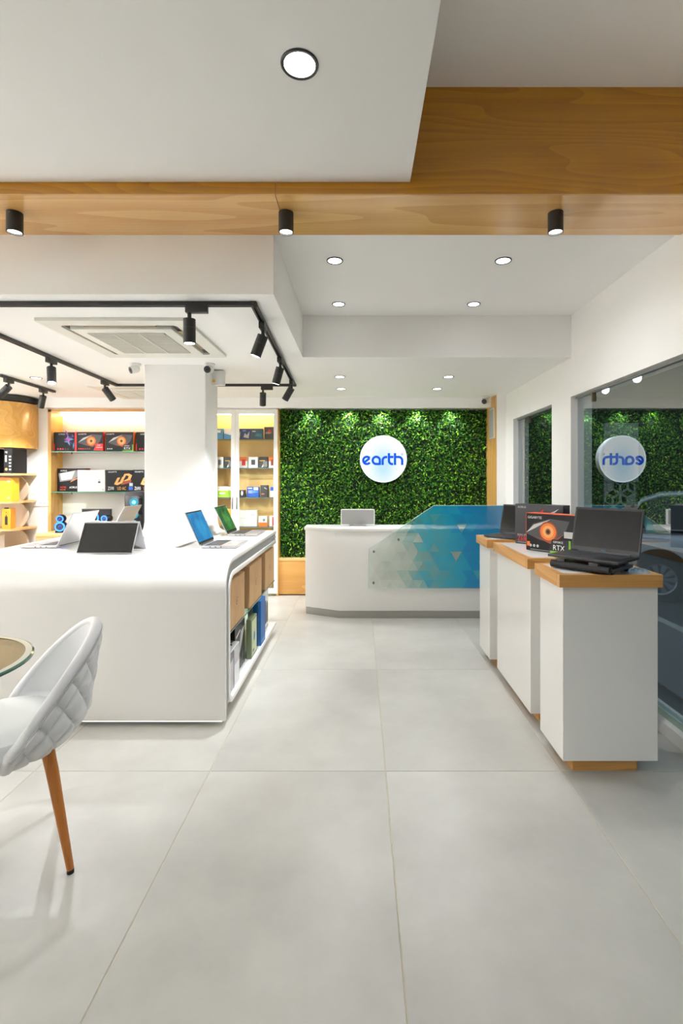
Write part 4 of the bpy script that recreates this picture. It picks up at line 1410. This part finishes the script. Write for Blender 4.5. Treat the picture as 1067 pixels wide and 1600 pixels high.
def simple(name, label, px0, px1, z, h, m, art=None, d=0.07, y=5.86, grp='boxes in the glass cabinet'):
    x0, x1 = (px0 - 562) * y / FPX, (px1 - 562) * y / FPX
    return pbox(name, label, 'box', ((x0 + x1) / 2, y + d / 2 - 0.02, z), 0, x1 - x0 - 0.004, d, h, m, grp, art, bevel=0.001)
def cpu_blue(p):
    p.poly([(0.0, 0.0), (1, 0.0), (1, 0.35), (0, 0.55)], I_LBLUE)
    p.rect(0.1, 0.7, 0.62, 0.85, I_WHITE)
def cpu_navy(p):
    p.poly([(0.2, 0.2), (0.8, 0.1), (0.9, 0.75), (0.6, 0.4), (0.35, 0.6)], I_LGREY)
    p.rect(0.1, 0.5, 0.75, 0.85, I_LBLUE)
def cpu_teal(p):
    p.poly([(0.3, 0.3), (0.9, 0.2), (0.95, 0.5), (0.5, 0.55)], I_TEAL)
    p.rect(0.1, 0.4, 0.7, 0.8, I_LGREY)
def cpu_red(p):
    p.poly([(0.2, 0.45), (0.5, 0.85), (0.8, 0.5), (0.5, 0.62)], I_RED)
    p.text('RYZEN', 0.14, 0.45, 0.12, I_WHITE, 0.75)
def disk_white(m_):
    def f(p):
        p.rect(0.3, 0.72, 0.28, 0.75, m_)
    return f
def disk_orange(m_):
    def f(p):
        p.rect(0.0, 1.0, 0.62, 1.0, I_ORANGE)
        p.rect(0.36, 0.78, 0.22, 0.78, m_)
    return f
def disk_dark(p):
    p.poly([(0.3, 0.05), (0.55, 0.1), (0.55, 0.45)], I_WHITE)
    p.rect(0.5, 0.95, 0.1, 0.6, I_GREY)
    p.rect(0.08, 0.7, 0.62, 0.68, I_YEL)
PW = PLASTW
DKB = mat('box_charcoal', rgb(58, 58, 60), 0.45)
ROWA, ROWB, ROWC, ROWD = 1.8105, 1.4765, 1.1345, 0.7935
simple('processor_box', 'pale blue processor box at the column edge of the cabinet top shelf', 338, 349, ROWA, 0.125, mat('box_skyblue', rgb(80, 150, 205), 0.4), cpu_blue)
simple('processor_box', 'white and blue processor box in the left cabinet door, top shelf', 350.5, 364, ROWA, 0.125, PW, cpu_blue)
simple('processor_box', 'narrow navy processor box behind the middle door stile, top shelf', 367, 377.5, ROWA, 0.125, I_NAVY, cpu_navy)
simple('processor_box', 'navy blue processor box with silver figure on the cabinet top shelf', 378, 392, ROWA, 0.125, mat('box_navy', rgb(30, 44, 130), 0.4), cpu_navy)
simple('processor_box', 'wide teal and slate processor box on the cabinet top shelf', 392.5, 411, ROWA, 0.125, mat('box_slate', rgb(44, 78, 104), 0.4), cpu_teal)
simple('processor_box', 'dark grey processor box with red mark, right end of the cabinet top shelf', 413, 429, ROWA, 0.145, DKB, cpu_red)
simple('drive_box', 'grey and white drive box at the column edge of the second cabinet shelf', 338, 350, ROWB, 0.128, PW, disk_white(I_GREY))
simple('drive_box', 'charcoal drive box in the left cabinet door, second shelf', 351, 364, ROWB, 0.128, DKB, disk_dark)
simple('drive_box', 'orange and white box with a red drive on the second cabinet shelf', 373, 387.5, ROWB, 0.128, PW, disk_orange(I_RED))
simple('drive_box', 'white box with a dark drive in the middle of the second cabinet shelf', 388.5, 403.5, ROWB, 0.128, PW, disk_white(I_DGREY))
simple('drive_box', 'charcoal drive box with yellow corner on the second cabinet shelf', 404.5, 419, ROWB, 0.130, DKB, disk_dark)
simple('drive_box', 'orange and white box with a brown drive, right end of the second cabinet shelf', 420, 430, ROWB, 0.128, PW, disk_orange(I_RUST))
def lime_art(p):
    p.rect(0.0, 1.0, 0.0, 0.62, I_LIME)
    p.rect(0.1, 0.5, 0.30, 0.42, I_WHITE)
simple('router_box', 'white and lime green box in the left cabinet door, third shelf', 341, 364, ROWC, 0.125, PW, lime_art)
simple('accessory_box', 'small dark box with white picture on the third cabinet shelf', 372, 383, ROWC, 0.082, DKB, lambda p: p.ell(0.62, 0.55, 0.16, 0.35, I_WHITE))
def ssd(p):
    p.text('SSD', 0.12, 0.40, 0.24, I_WHITE, 0.9)
    p.rect(0.58, 0.95, 0.68, 0.95, I_WHITE)
    p.poly([(0.5, 0.4), (1.0, 0.52), (0.5, 0.6)], I_LBLUE)
    p.rect(0.08, 0.45, 0.82, 0.9, I_WHITE)
simple('drive_box', 'blue box with a white SSD mark on the third cabinet shelf', 386, 405, ROWC, 0.120, mat('box_blue', rgb(36, 92, 186), 0.4), ssd)
simple('accessory_box', 'tall charcoal box with orange mark on the third cabinet shelf', 407, 419, ROWC, 0.140, DKB, lambda p: (p.rect(0.15, 0.55, 0.22, 0.3, I_ORANGE), p.poly([(0.5, 0.75), (0.9, 0.65), (0.9, 0.7), (0.55, 0.82)], I_LGREY)))
simple('accessory_box', 'white and blue box at the right end of the third cabinet shelf', 422, 430, ROWC, 0.122, PW, lambda p: p.rect(0.05, 0.95, 0.62, 0.98, I_BLUE))
simple('accessory_box', 'orange topped box in the left cabinet door, fourth shelf', 352, 363, ROWD, 0.20, PW, lambda p: p.rect(0.25, 0.95, 0.45, 0.98, I_YEL))
simple('white_carton', 'lower white carton of the stack on the fourth cabinet shelf', 372, 402, ROWD, 0.098, PW, lambda p: p.rect(0.02, 0.98, 0.96, 0.985, I_LGREY))
simple('white_carton', 'upper white carton of the stack on the fourth cabinet shelf', 372, 402, ROWD + 0.0985, 0.088, PW, lambda p: p.rect(0.7, 0.9, 0.3, 0.5, I_LGREY))
def webcam(p):
    p.rect(0.0, 1.0, 0.0, 0.38, I_ORANGE)
    p.ell(0.62, 0.62, 0.14, 0.13, I_DGREY)
    p.ell(0.62, 0.62, 0.06, 0.06, I_LGREY)
simple('webcam_box', 'white and orange box with a round camera picture on the fourth cabinet shelf', 404.5, 418, ROWD, 0.118, PW, webcam)
simple('accessory_box', 'white box with red edge at the right end of the fourth cabinet shelf', 421, 430, ROWD, 0.12, PW, lambda p: p.rect(0.55, 0.95, 0.05, 0.9, I_RED))

# ================================================================== WAVY SHELF AT THE FAR LEFT
ws = thing('wavy_shelf', 'oak wall shelf with a rounded top box and scalloped white side, far left', 'shelf', (-4.05, 5.62, 0))
wo = Vector(ws.location)
def wput(o):
    o.location = -wo
    return o
def rounded_end(x0, x1, y0, y1, r, n=14):
    return [(x0, y0)] + arc(x1 - r, y0 + r, r, 270, 360, n) + [(x1, y1), (x0, y1)]
wput(MB().prism(rounded_end(-4.55, -3.70, 5.32, 5.748, 0.30), 'z', 1.69, 2.19).build('rounded_box', wood('oak_rounded', rgb(206, 152, 72), rgb(230, 182, 98), 'x', 0.25, ring=16, coat=0.5), ws, smooth=True))
wput(MB().prism(rounded_end(-4.55, -3.69, 5.35, 5.748, 0.26), 'z', 2.20, 2.262).build('gap_shade', BLACK, ws, smooth=True))  # black block stands in for the shade in the gap below the ceiling
for z in (1.386, 1.083, 0.785, 0.45):
    wput(MB().prism(rounded_end(-4.55, -3.715, 5.36, 5.748, 0.12), 'z', z, z + 0.022).build('board', OAKL, ws, smooth=True))
sc_pts = []
for z0, z1_ in ((0.02, 0.44), (0.44, 0.785), (0.785, 1.083), (1.083, 1.386)):
    for k in range(12):
        t_ = k / 12
        sc_pts.append((-3.855 + 0.10 * math.sin(PI * t_) ** 0.8, z0 + (z1_ - z0) * t_))
sc_pts = [(-4.5, 0.02)] + sc_pts + [(-3.855, 1.386), (-4.5, 1.386)]
wput(MB().prism(sc_pts, 'y', 5.655, 5.675).build('scalloped_panel', mat('scallop_shaded_white', rgb(214, 200, 178), 0.5), ws))  # white panel; the beige tone puts its shading into the colour
wput(bx('upper_back', mat('scallop_shaded_white', rgb(214, 200, 178), 0.5), -4.5, -3.86, 5.655, 5.675, 1.41, 1.69, ws))
def black_spine(p):
    p.text('MSI', 0.15, 0.80, 0.08, I_WHITE, 0.6)
    p.rect(0.15, 0.35, 0.45, 0.72, I_LGREY)
    p.ell(0.30, 0.16, 0.16, 0.055, I_COPPER, 12)
    for k in range(5):
        p.rect(0.62, 0.88, 0.12 + 0.13 * k, 0.18 + 0.13 * k, I_LGREY)
GWV = 'boxes on the wavy shelf'
pbox('mainboard_box', 'black box with white spine lettering at the right end under the rounded oak box', 'box', (-3.79, 5.50, 1.409), 0, 0.09, 0.24, 0.27, BOXK, GWV, black_spine)
pbox('mainboard_box', 'black box left of its twin under the rounded oak box, at the photo edge', 'box', (-3.955, 5.50, 1.409), 0, 0.07, 0.24, 0.265, BOXK, GWV, black_spine)
def yel_art(p):
    p.rect(0.0, 1.0, 0.86, 1.0, I_ORANGE)
    p.poly([(0.44, 0.32), (0.62, 0.42), (0.66, 0.52), (0.62, 0.62), (0.5, 0.76), (0.44, 0.74)], I_BLUE)
    p.ell(0.92, 0.84, 0.03, 0.04, I_LGREY, 10)
    p.ell(0.92, 0.14, 0.03, 0.04, I_LGREY, 10)
pbox('product_box', 'large yellow box with a blue shape on the middle board of the wavy shelf', 'box', (-3.98, 5.47, 1.106), math.radians(4), 0.40, 0.14, 0.255, I_YEL, GWV, yel_art)
def org_art(p):
    p.rect(0.34, 0.66, 0.2, 0.62, I_BLACK)
    p.rect(0.44, 0.56, 0.62, 0.70, I_BLACK)
    p.ell(0.5, 0.82, 0.05, 0.03, I_BLACK, 8)
o_ = pbox('product_box', 'small orange box with a black device picture on the wavy shelf', 'box', (-3.83, 5.45, 0.808), math.radians(10), 0.085, 0.11, 0.215, flat('orange2', rgb(240, 160, 30)), GWV, org_art)
bx('dark_side', BLACKP, -0.0432, -0.0422, -0.053, 0.053, 0.002, 0.213, o_)
bx('hang_tab', BLACKP, -0.02, 0.02, -0.05, -0.045, 0.215, 0.230, o_)
def hd_art(p):
    p.rect(0, 1, 0.3, 0.7, I_ORANGE)
    p.rect(0.4, 0.7, 0.7, 0.95, I_DGREY)
pbox('product_box', 'white and orange box on the lowest board at the photo edge', 'box', (-4.0, 5.42, 0.473), 0, 0.22, 0.10, 0.27, PLASTW, GWV, hd_art)
pl_ = thing('wall_socket', 'long white socket plate on the wall beside the wavy shelf', 'socket', (-3.72, 5.748, 1.035))
bx('plate', PLASTW, -0.14, 0.14, -0.010, 0.0, 0.0, 0.065, pl_, 0.004)
for k in range(2):
    MB().cyl((0.05 + 0.05 * k, -0.0105, 0.035), (0.05 + 0.05 * k, -0.0095, 0.035), 0.006, n=10).build('pin_hole', DGREY, pl_)

# ================================================================== PEDESTALS ON THE RIGHT
HP = 0.917
def pedestal(x0, x1, y0, y1, label, over=0.026):
    t = thing('display_pedestal', label, 'pedestal', ((x0 + x1) / 2, (y0 + y1) / 2, 0), 0, 'white display pedestals with oak tops')
    hx, hy = (x1 - x0) / 2, (y1 - y0) / 2
    bx('plinth', OAK, -hx + 0.085, hx - 0.085, -hy + 0.06, hy - 0.06, 0.0, 0.062, t)
    bx('body', WHITE, -hx + over, hx - 0.008, -hy + over, hy - over * 0.3, 0.062, HP - 0.058, t, 0.0015, seg=1)
    e = 0.032
    bx('edge_front', OAK, -hx, hx, -hy, -hy + e, HP - 0.058, HP, t, 0.001, seg=1)
    bx('edge_back', OAK, -hx, hx, hy - e, hy, HP - 0.058, HP, t, 0.001, seg=1)
    bx('edge_side', OAKY, -hx, -hx + e, -hy + e, hy - e, HP - 0.058, HP, t, 0.001, seg=1)
    bx('edge_side', OAKY, hx - e, hx, -hy + e, hy - e, HP - 0.058, HP, t, 0.001, seg=1)
    bx('top_panel', WHITE, -hx + e, hx - e, -hy + e, hy - e, HP - 0.056, HP - 0.0006, t)
    return t
pedestal(0.90, 1.367, 2.25, 2.57, 'white display pedestal with oak rim nearest the viewer')
pedestal(0.91, 1.42, 2.71, 3.41, 'deep white display pedestal with oak rim in the middle of the row')
pedestal(0.90, 1.40, 3.53, 3.86, 'white display pedestal with oak rim at the reception end of the row')

# near laptop on its cooling pad
cp = thing('cooling_pad', 'black laptop cooling pad on the nearest pedestal', 'laptop stand', (1.115, 2.405, HP), math.radians(-50.3))
b_ = MB().box(-0.15, 0.15, -0.11, 0.105, 0.012, 0.030)
b_.build('body', BLACKP, cp, 0.006)
MB().cyl((-0.14, -0.115, 0.022), (0.14, -0.115, 0.022), 0.017, n=14).build('front_roll', mat('pad_rubber', rgb(20, 20, 20), 0.6), cp, smooth=True)
for x in (-0.09, 0.07):
    bx('stop', BLACKP, x - 0.022, x + 0.022, -0.128, -0.108, 0.026, 0.050, cp, 0.003)
for x in (-0.12, 0.12):
    for y in (-0.08, 0.08):
        bx('foot', RUBBER, x - 0.015, x + 0.015, y - 0.01, y + 0.01, 0.0, 0.013, cp)
bx('rear_riser', BLACKP, -0.13, 0.13, 0.07, 0.10, 0.028, 0.042, cp)
DARKB = mat('laptop_black', rgb(30, 32, 36), 0.35)
laptop('black open laptop with blank dark screen on the nearest pedestal', (1.20, 2.46, HP + 0.0505), math.radians(-50.3), 0.335, 0.225, 104, DARKB, mat('matte_screen', rgb(22, 22, 21), 0.25, spec=0.3), mat('keys_grey', rgb(58, 60, 64), 0.4), group='laptops on the pedestals', badge=('DELL', I_TEAL), tilt=0.0)
laptop('black open laptop on the pedestal nearest the reception desk, partly behind the boxes', (1.195, 3.745, HP + 0.001), math.radians(-45), 0.33, 0.225, 106, DARKB, SCREENB, mat('keys_grey', rgb(58, 60, 64), 0.4), group='laptops on the pedestals')
gbx = pbox('graphics_card_box', 'black box with big orange eye and green RTX corner on the middle pedestal', 'box', (1.155, 2.94, HP), math.radians(-54), 0.345, 0.09, 0.225, BOXK, None, None, flat('vermilion', rgb(240, 84, 34)))
p_ = Print(0.345, 0.09, 0.225)
gpu_rtx(p_, 0.14)
p_.rect(0.74, 0.92, 0.42, 0.58, I_LGREY)
p_.rect(0.03, 0.09, 0.12, 0.24, I_ORANGE)
p_.rect(0.1, 0.5, 0.03, 0.05, I_GREY)
p_.build(gbx)
def z690(p):
    p.text('AORUS', 0.06, 0.90, 0.05, I_LGREY)
    p.poly([(0.55, 0.72), (0.80, 0.84), (0.92, 0.92), (0.80, 0.78), (0.70, 0.72)], I_LGREY)
    p.poly([(0.50, 0.78), (0.62, 0.90), (0.60, 0.80)], I_RED)
    p.text('ROG STRIX', 0.06, 0.20, 0.05, I_LGREY)
    p.text('Z690', 0.06, 0.08, 0.11, I_RED, 0.85)
    p.rect(0.06, 0.4, 0.03, 0.05, I_GREY)
pbox('mainboard_box', 'tall dark mainboard box lettered Z690 behind the orange eye box', 'box', (1.19, 3.265, HP), math.radians(-50), 0.34, 0.085, 0.265, mat('box_graphite', rgb(44, 42, 44), 0.4), None, z690)
# clear plastic sleeve beside the near laptop
rows = []
rr = random.Random(5)
for j in range(9):
    rows.append([(-0.05 + 0.0125 * i, -0.04 + 0.01 * j, max(0.002, 0.012 + rr.uniform(-0.008, 0.010)) * (0.3 if i in (0, 8) or j in (0, 8) else 1)) for i in range(9)])
mb = MB().grid(rows)
tag(mb.build('plastic_sleeve', glass('bluish_film', (0.70, 0.84, 0.95, 1), 0.12, 0.1), None, loc=(1.285, 2.31, HP)), 'small crumpled clear plastic sleeve at the right edge of the nearest pedestal', 'plastic bag')

# ================================================================== CHAIR AND GLASS TABLE
ch = thing('shell_chair', 'white quilted shell chair with tapered wooden legs at the glass table', 'chair', (-1.27, 1.76, 0), math.radians(-55))
PHM = math.radians(84)
def rim_z(ph):
    return 0.445 + 0.345 * max(0.0, math.cos(ph * 1.06)) ** 0.85
def shell_pt(ph, t, off=0.0):
    z0 = 0.40
    zt = rim_z(ph)
    z = z0 + (zt - z0) * t
    hgt = (z - z0) / 0.39
    r = 0.185 + 0.083 * min(1.0, hgt * 4.0) ** 0.55 + 0.012 * hgt + off
    back = 0.045 * hgt
    return Vector((r * math.sin(ph) * 1.0, r * math.cos(ph) * 0.98 + back, z))
NU, NV = 150, 90
def shell_rows(off, quilt):
    rows = []
    for j in range(NV + 1):
        t = j / NV
        row = []
        for i in range(NU + 1):
            ph = -PHM + 2 * PHM * i / NU
            o = off
            p = shell_pt(ph, t, 0)
            if quilt:
                q = 0.100
                a = (ph * 0.27 + (p.z - 0.4) * 0.9) / q
                c = (ph * 0.27 - (p.z - 0.4) * 0.9) / q
                g = min(abs(a - round(a)), abs(c - round(c))) * q
                edge = min(1.0, (1 - t) * 14)
                o += (0.016 * (1 - math.exp(-g / 0.012)) - 0.006) * edge
            row.append(tuple(shell_pt(ph, t, o)))
        rows.append(row)
    return rows
outr = shell_rows(0.0, True)
innr = shell_rows(-0.036, False)
mb = MB()
mb.grid(outr)
mb.build('quilted_shell', LEATH, ch, smooth=True).data.set_sharp_from_angle(angle=math.radians(60))
mb = MB()
mb.grid(innr)
mb.build('inner_lining', LEATH, ch, smooth=True)
rim = [tuple((Vector(outr[NV][i]) + Vector(innr[NV][i])) / 2 + Vector((0, 0, 0.002))) for i in range(NU + 1)]
# end caps and rolled rim
mb = MB()
path = [tuple((Vector(outr[j][0]) + Vector(innr[j][0])) / 2) for j in range(2, NV)] + rim + [tuple((Vector(outr[j][NU]) + Vector(innr[j][NU])) / 2) for j in range(NV - 1, 1, -1)]
mb.tube(path, 0.0195, 12)
mb.build('rolled_rim', LEATH, ch, smooth=True)
mb = MB()
mb.tube([tuple(Vector(p) + Vector((math.sin(-PHM + 2 * PHM * i / NU) * 0.003, math.cos(-PHM + 2 * PHM * i / NU) * 0.003, -0.006))) for i, p in enumerate(outr[NV])], 0.0032, 6)
mb.build('piping', mat('piping_grey', rgb(186, 185, 184), 0.4), ch, smooth=True)
# underside and seat
prof = [(0.0005, 0.392), (0.15, 0.393), (0.175, 0.40), (0.19, 0.42)]
MB().lathe(prof, 40).build('underside', LEATH, ch, smooth=True)
seat = MB()
rows = []
for k, (s_, z) in enumerate(((0.80, 0.405), (0.95, 0.412), (1.0, 0.435), (1.0, 0.465), (0.96, 0.490), (0.86, 0.505), (0.6, 0.512), (0.3, 0.514), (0.002, 0.515))):
    row = []
    for i in range(48):
        a = 2 * PI * i / 48
        ex = 2.6
        ca, sa = math.cos(a), math.sin(a)
        rr_ = 0.215 / ((abs(ca) ** ex + abs(sa) ** ex) ** (1 / ex))
        yy = rr_ * sa * s_
        row.append((rr_ * ca * s_, yy * (1.0 if yy > 0 else 1.18) - 0.02, z))
    rows.append(row)
seat.grid(rows, closed=True)
seat.build('seat', LEATH, ch, smooth=True)
for sx in (-1, 1):
    for sy in (-1, 1):
        l_ = MB().tube([(sx * 0.135, sy * 0.135, 0.42), (sx * 0.15, sy * 0.15, 0.34), (sx * 0.2, sy * 0.2, 0.012)], [0.021, 0.020, 0.0115], 16).build('leg', LEGW, ch, smooth=True)
        MB().cyl((sx * 0.2, sy * 0.2, 0.0), (sx * 0.2, sy * 0.2, 0.013), 0.0115, n=16).build('foot_cap', RUBBER, l_, smooth=True)

# circle through three measured rim points
ax, ay = -1.376, 1.91
bx_, by_ = -1.105, 1.534
cx_, cy_ = -1.138, 1.745
D_ = 2 * (ax * (by_ - cy_) + bx_ * (cy_ - ay) + cx_ * (ay - by_))
ux = ((ax * ax + ay * ay) * (by_ - cy_) + (bx_ * bx_ + by_ * by_) * (cy_ - ay) + (cx_ * cx_ + cy_ * cy_) * (ay - by_)) / D_
uy = ((ax * ax + ay * ay) * (cx_ - bx_) + (bx_ * bx_ + by_ * by_) * (ax - cx_) + (cx_ * cx_ + cy_ * cy_) * (bx_ - ax)) / D_
RT = math.hypot(ax - ux, ay - uy)
tb = thing('glass_table', 'round glass table at the left edge of the photograph', 'table', (ux, uy, 0))
tt = MB().lathe([(0.0005, 0.750), (RT - 0.006, 0.750)], 72).lathe([(0.0005, 0.738), (RT - 0.006, 0.738)], 72).build('table_top', TGLASS, tb, smooth=True)
MB().lathe([(RT - 0.006, 0.738), (RT, 0.7405), (RT, 0.7475), (RT - 0.006, 0.750)], 72).build('polished_edge', mat('table_edge', rgb(30, 96, 72), 0.1, spec=0.8), tt, smooth=True)
MB().lathe([(RT - 0.007, 0.7505), (RT - 0.026, 0.7508)], 72).build('bevel_band', mat('bevel_band', rgb(196, 200, 186), 0.15), tt, smooth=True)
MB().lathe([(0.06, 0.737), (0.045, 0.72), (0.03, 0.70), (0.03, 0.03), (0.20, 0.018), (0.21, 0.0)], 40).build('pedestal', STEEL, tb, smooth=True)

# ================================================================== OUTSIDE THE WINDOW
# laser cut screen
ls = thing('laser_cut_screen', 'pale grey upright screen cut with cube shaped rhombus holes, outside the window', 'screen', (2.95, 6.0, -0.03))
SCG = mat('screen_grey', rgb(150, 152, 150), 0.6)
WS_, HS = 0.40, 2.05
bx('upper_panel', SCG, 0, WS_, 0, 0.012, 1.34, HS, ls)
mb = MB()
hs = 0.105
def rhomb(cx, cz, kind):
    a = math.radians(30)
    v0 = Vector((0, 1)) * hs
    v1 = Vector((math.cos(a), math.sin(a))) * hs
    v2 = Vector((-math.cos(a), math.sin(a))) * hs
    c = Vector((cx, cz))
    if kind == 0:
        q = [c, c + v1, c + v1 + v2, c + v2]
    elif kind == 1:
        q = [c, c - v0, c - v0 + v1, c + v1]
    else:
        q = [c, c + v2, c + v2 - v0, c - v0]
    return [(p.x, p.y) for p in q]
rr = random.Random(8)
dx = hs * math.cos(math.radians(30)) * 2
for j in range(-1, 10):
    for i in range(-1, 4):
        cx = i * dx + (dx / 2 if j % 2 else 0)
        cz = 0.05 + j * hs * 1.5
        for kind in range(3):
            q = rhomb(cx, cz, kind)
            mx = sum(p[0] for p in q) / 4
            mz = sum(p[1] for p in q) / 4
            if mx < 0.02 or mx > WS_ - 0.02 or mz < 0.0 or mz > 1.36:
                continue
            q = [(min(WS_, max(0, x)), min(1.36, max(0, z))) for x, z in q]
            hole = 0.0 if rr.random() < 0.14 else 0.72
            if hole:
                inn = [(mx + (x - mx) * hole, mz + (z - mz) * hole) for x, z in q]
                mb.band(inn, q, 'y', 0.0, 0.012, closed=True)
            else:
                mb.prism(q, 'y', 0.0, 0.012)
mb.build('cut_lattice', SCG, ls, weld=False)
for x in (0, WS_ - 0.03):
    bx('post', DGREY, x, x + 0.03, 0.014, 0.04, 0.0, HS, ls)
bx('cross_rail', DGREY, 0.03, WS_ - 0.03, 0.014, 0.03, 1.32, 1.36, ls)

# parked car (rear axle at its origin, nose along local +X)
car = thing('parked_car', 'silver grey hatchback parked outside the large window', 'car', (4.46, 7.43, -0.30), math.radians(-31))
PAINT = mat('car_paint', rgb(205, 212, 222), 0.25, metal=0.15, coat=0.8)
CARG = mat('car_glass', rgb(20, 24, 28), 0.05, spec=0.7)
secs = [(-0.62, 0.45, 0.70, 0.62, 0.66), (-0.58, 0.30, 0.88, 0.74, 0.80), (-0.40, 0.24, 0.96, 0.80, 0.82), (0.3, 0.22, 0.97, 0.83, 0.82), (1.2, 0.22, 0.96, 0.84, 0.82), (1.95, 0.22, 0.94, 0.84, 0.80), (2.5, 0.24, 0.88, 0.82, 0.76), (2.95, 0.26, 0.80, 0.78, 0.70), (3.15, 0.34, 0.66, 0.66, 0.58), (3.20, 0.44, 0.56, 0.5, 0.44)]
rows = []
for x, zb, zt, wb_, wt in secs:
    row = []
    for k in range(25):
        a = -PI / 2 + 2 * PI * k / 24
        ca, sa = math.cos(a), math.sin(a)
        ex = 0.38
        yy = math.copysign(abs(ca) ** ex, ca)
        zz = math.copysign(abs(sa) ** ex, sa)
        wv = wb_ + (wt - wb_) * (zz + 1) / 2
        row.append((x, yy * wv, (zb + zt) / 2 + zz * (zt - zb) / 2))
    rows.append(row)
mb = MB().grid(rows)
mb.add(rows[0][:-1], [tuple(range(24))])
mb.add(rows[-1][:-1], [tuple(range(24))])
mb.build('body', PAINT, car, smooth=True)
gh = [(-0.52, 0.93), (-0.22, 1.34), (0.02, 1.43), (0.7, 1.48), (1.25, 1.44), (1.62, 1.24), (2.05, 0.94)]
rows = []
for x, z in gh:
    wv = 0.76 - 0.17 * (z - 0.93) / 0.55
    rows.append([(x, -0.77, 0.92), (x, -wv, z - 0.02), (x, -wv + 0.06, z), (x, 0, z + 0.012), (x, wv - 0.06, z), (x, wv, z - 0.02), (x, 0.77, 0.92)])
cab = MB().grid(rows).build('cabin_glass', CARG, car, smooth=True)
rows = []
for x, z in gh[1:5]:
    wv = 0.76 - 0.17 * (z - 0.93) / 0.55
    rows.append([(x, -wv - 0.006, z - 0.05), (x, -wv - 0.004, z - 0.015), (x, -wv + 0.05, z + 0.012), (x, 0, z + 0.026), (x, wv - 0.05, z + 0.012), (x, wv + 0.004, z - 0.015), (x, wv + 0.006, z - 0.05)])
MB().grid(rows).build('roof', PAINT, car, smooth=True)
for s_ in (-1, 1):
    pth = []
    for x, z in gh:
        wv = 0.76 - 0.17 * (z - 0.93) / 0.55
        pth.append((x, s_ * (wv + 0.004), z - 0.01))
    MB().tube(pth, 0.024, 8).build('roof_pillar', PAINT, car, smooth=True)
    MB().tube([(0.62, s_ * 0.775, 0.93), (0.60, s_ * 0.60, 1.46)], 0.028, 8).build('door_pillar', BLACKP, car, smooth=True)
    MB().tube([(-0.50, s_ * 0.80, 0.945), (0.7, s_ * 0.80, 0.965), (2.0, s_ * 0.79, 0.945)], 0.012, 6).build('belt_trim', STEEL, car, smooth=True)
    for xh in (0.42, 1.40):
        bx('door_handle', DGREY, xh - 0.08, xh + 0.08, s_ * 0.845 - 0.012, s_ * 0.845 + 0.012, 0.76, 0.79, car, 0.008)
    MB().sphere((1.72, s_ * 0.93, 1.00), (0.06, 0.10, 0.075), 16, 10).build('wing_mirror', PAINT, car, smooth=True)
    MB().tube([(1.72, s_ * 0.76, 0.95), (1.72, s_ * 0.90, 0.98)], 0.02, 6).build('mirror_arm', BLACKP, car, smooth=True)
    MB().sphere((3.02, s_ * 0.60, 0.68), (0.14, 0.12, 0.07), 16, 10).build('headlamp', mat('lamp_clear', rgb(210, 215, 220), 0.1), car, smooth=True)
    MB().sphere((-0.56, s_ * 0.66, 0.76), (0.07, 0.13, 0.12), 16, 10).build('tail_lamp', mat('lamp_red', rgb(150, 20, 20), 0.15), car, smooth=True)
    for xw in (0.0, 2.52):
        yo = s_ * 0.80
        arch = MB().cyl((xw, yo - s_ * 0.10, 0.33), (xw, s_ * 0.853, 0.33), 0.375, n=40).build('wheel_arch', BLACKP, car, smooth=True)
        M = Matrix.Translation((xw, s_ * 0.80, 0.305)) @ Matrix.Rotation(-s_ * PI / 2, 4, 'X')
        wh = MB().lathe([(0.20, -0.10), (0.29, -0.09), (0.305, -0.05), (0.305, 0.05), (0.29, 0.075), (0.205, 0.08)], 44, M=M).build('tyre', RUBBER, car, smooth=True)
        hub = MB()
        hub.lathe([(0.0005, 0.03), (0.205, 0.03)], 40, mi=1, M=M)
        hub.lathe([(0.185, 0.07), (0.207, 0.085), (0.207, 0.03)], 40, M=M)
        hub.lathe([(0.0005, 0.085), (0.04, 0.082), (0.05, 0.05)], 20, M=M)
        for k in range(10):
            MR = M @ Matrix.Rotation(k * 2 * PI / 10, 4, 'Z')
            hub.prism([(0.03, -0.012), (0.19, -0.034), (0.19, 0.034), (0.03, 0.012)], 'z', 0.055, 0.076, M=MR)
        hub.build('rim', [mat('rim_grey', rgb(150, 156, 162), 0.35, metal=0.6), BLACKP], wh)
bx('number_plate', PLASTW, -0.632, -0.622, -0.25, 0.25, 0.52, 0.63, car)
bx('rear_bumper', mat('bumper', rgb(60, 62, 66), 0.6), -0.60, -0.3, -0.76, 0.76, 0.26, 0.42, car, 0.02)
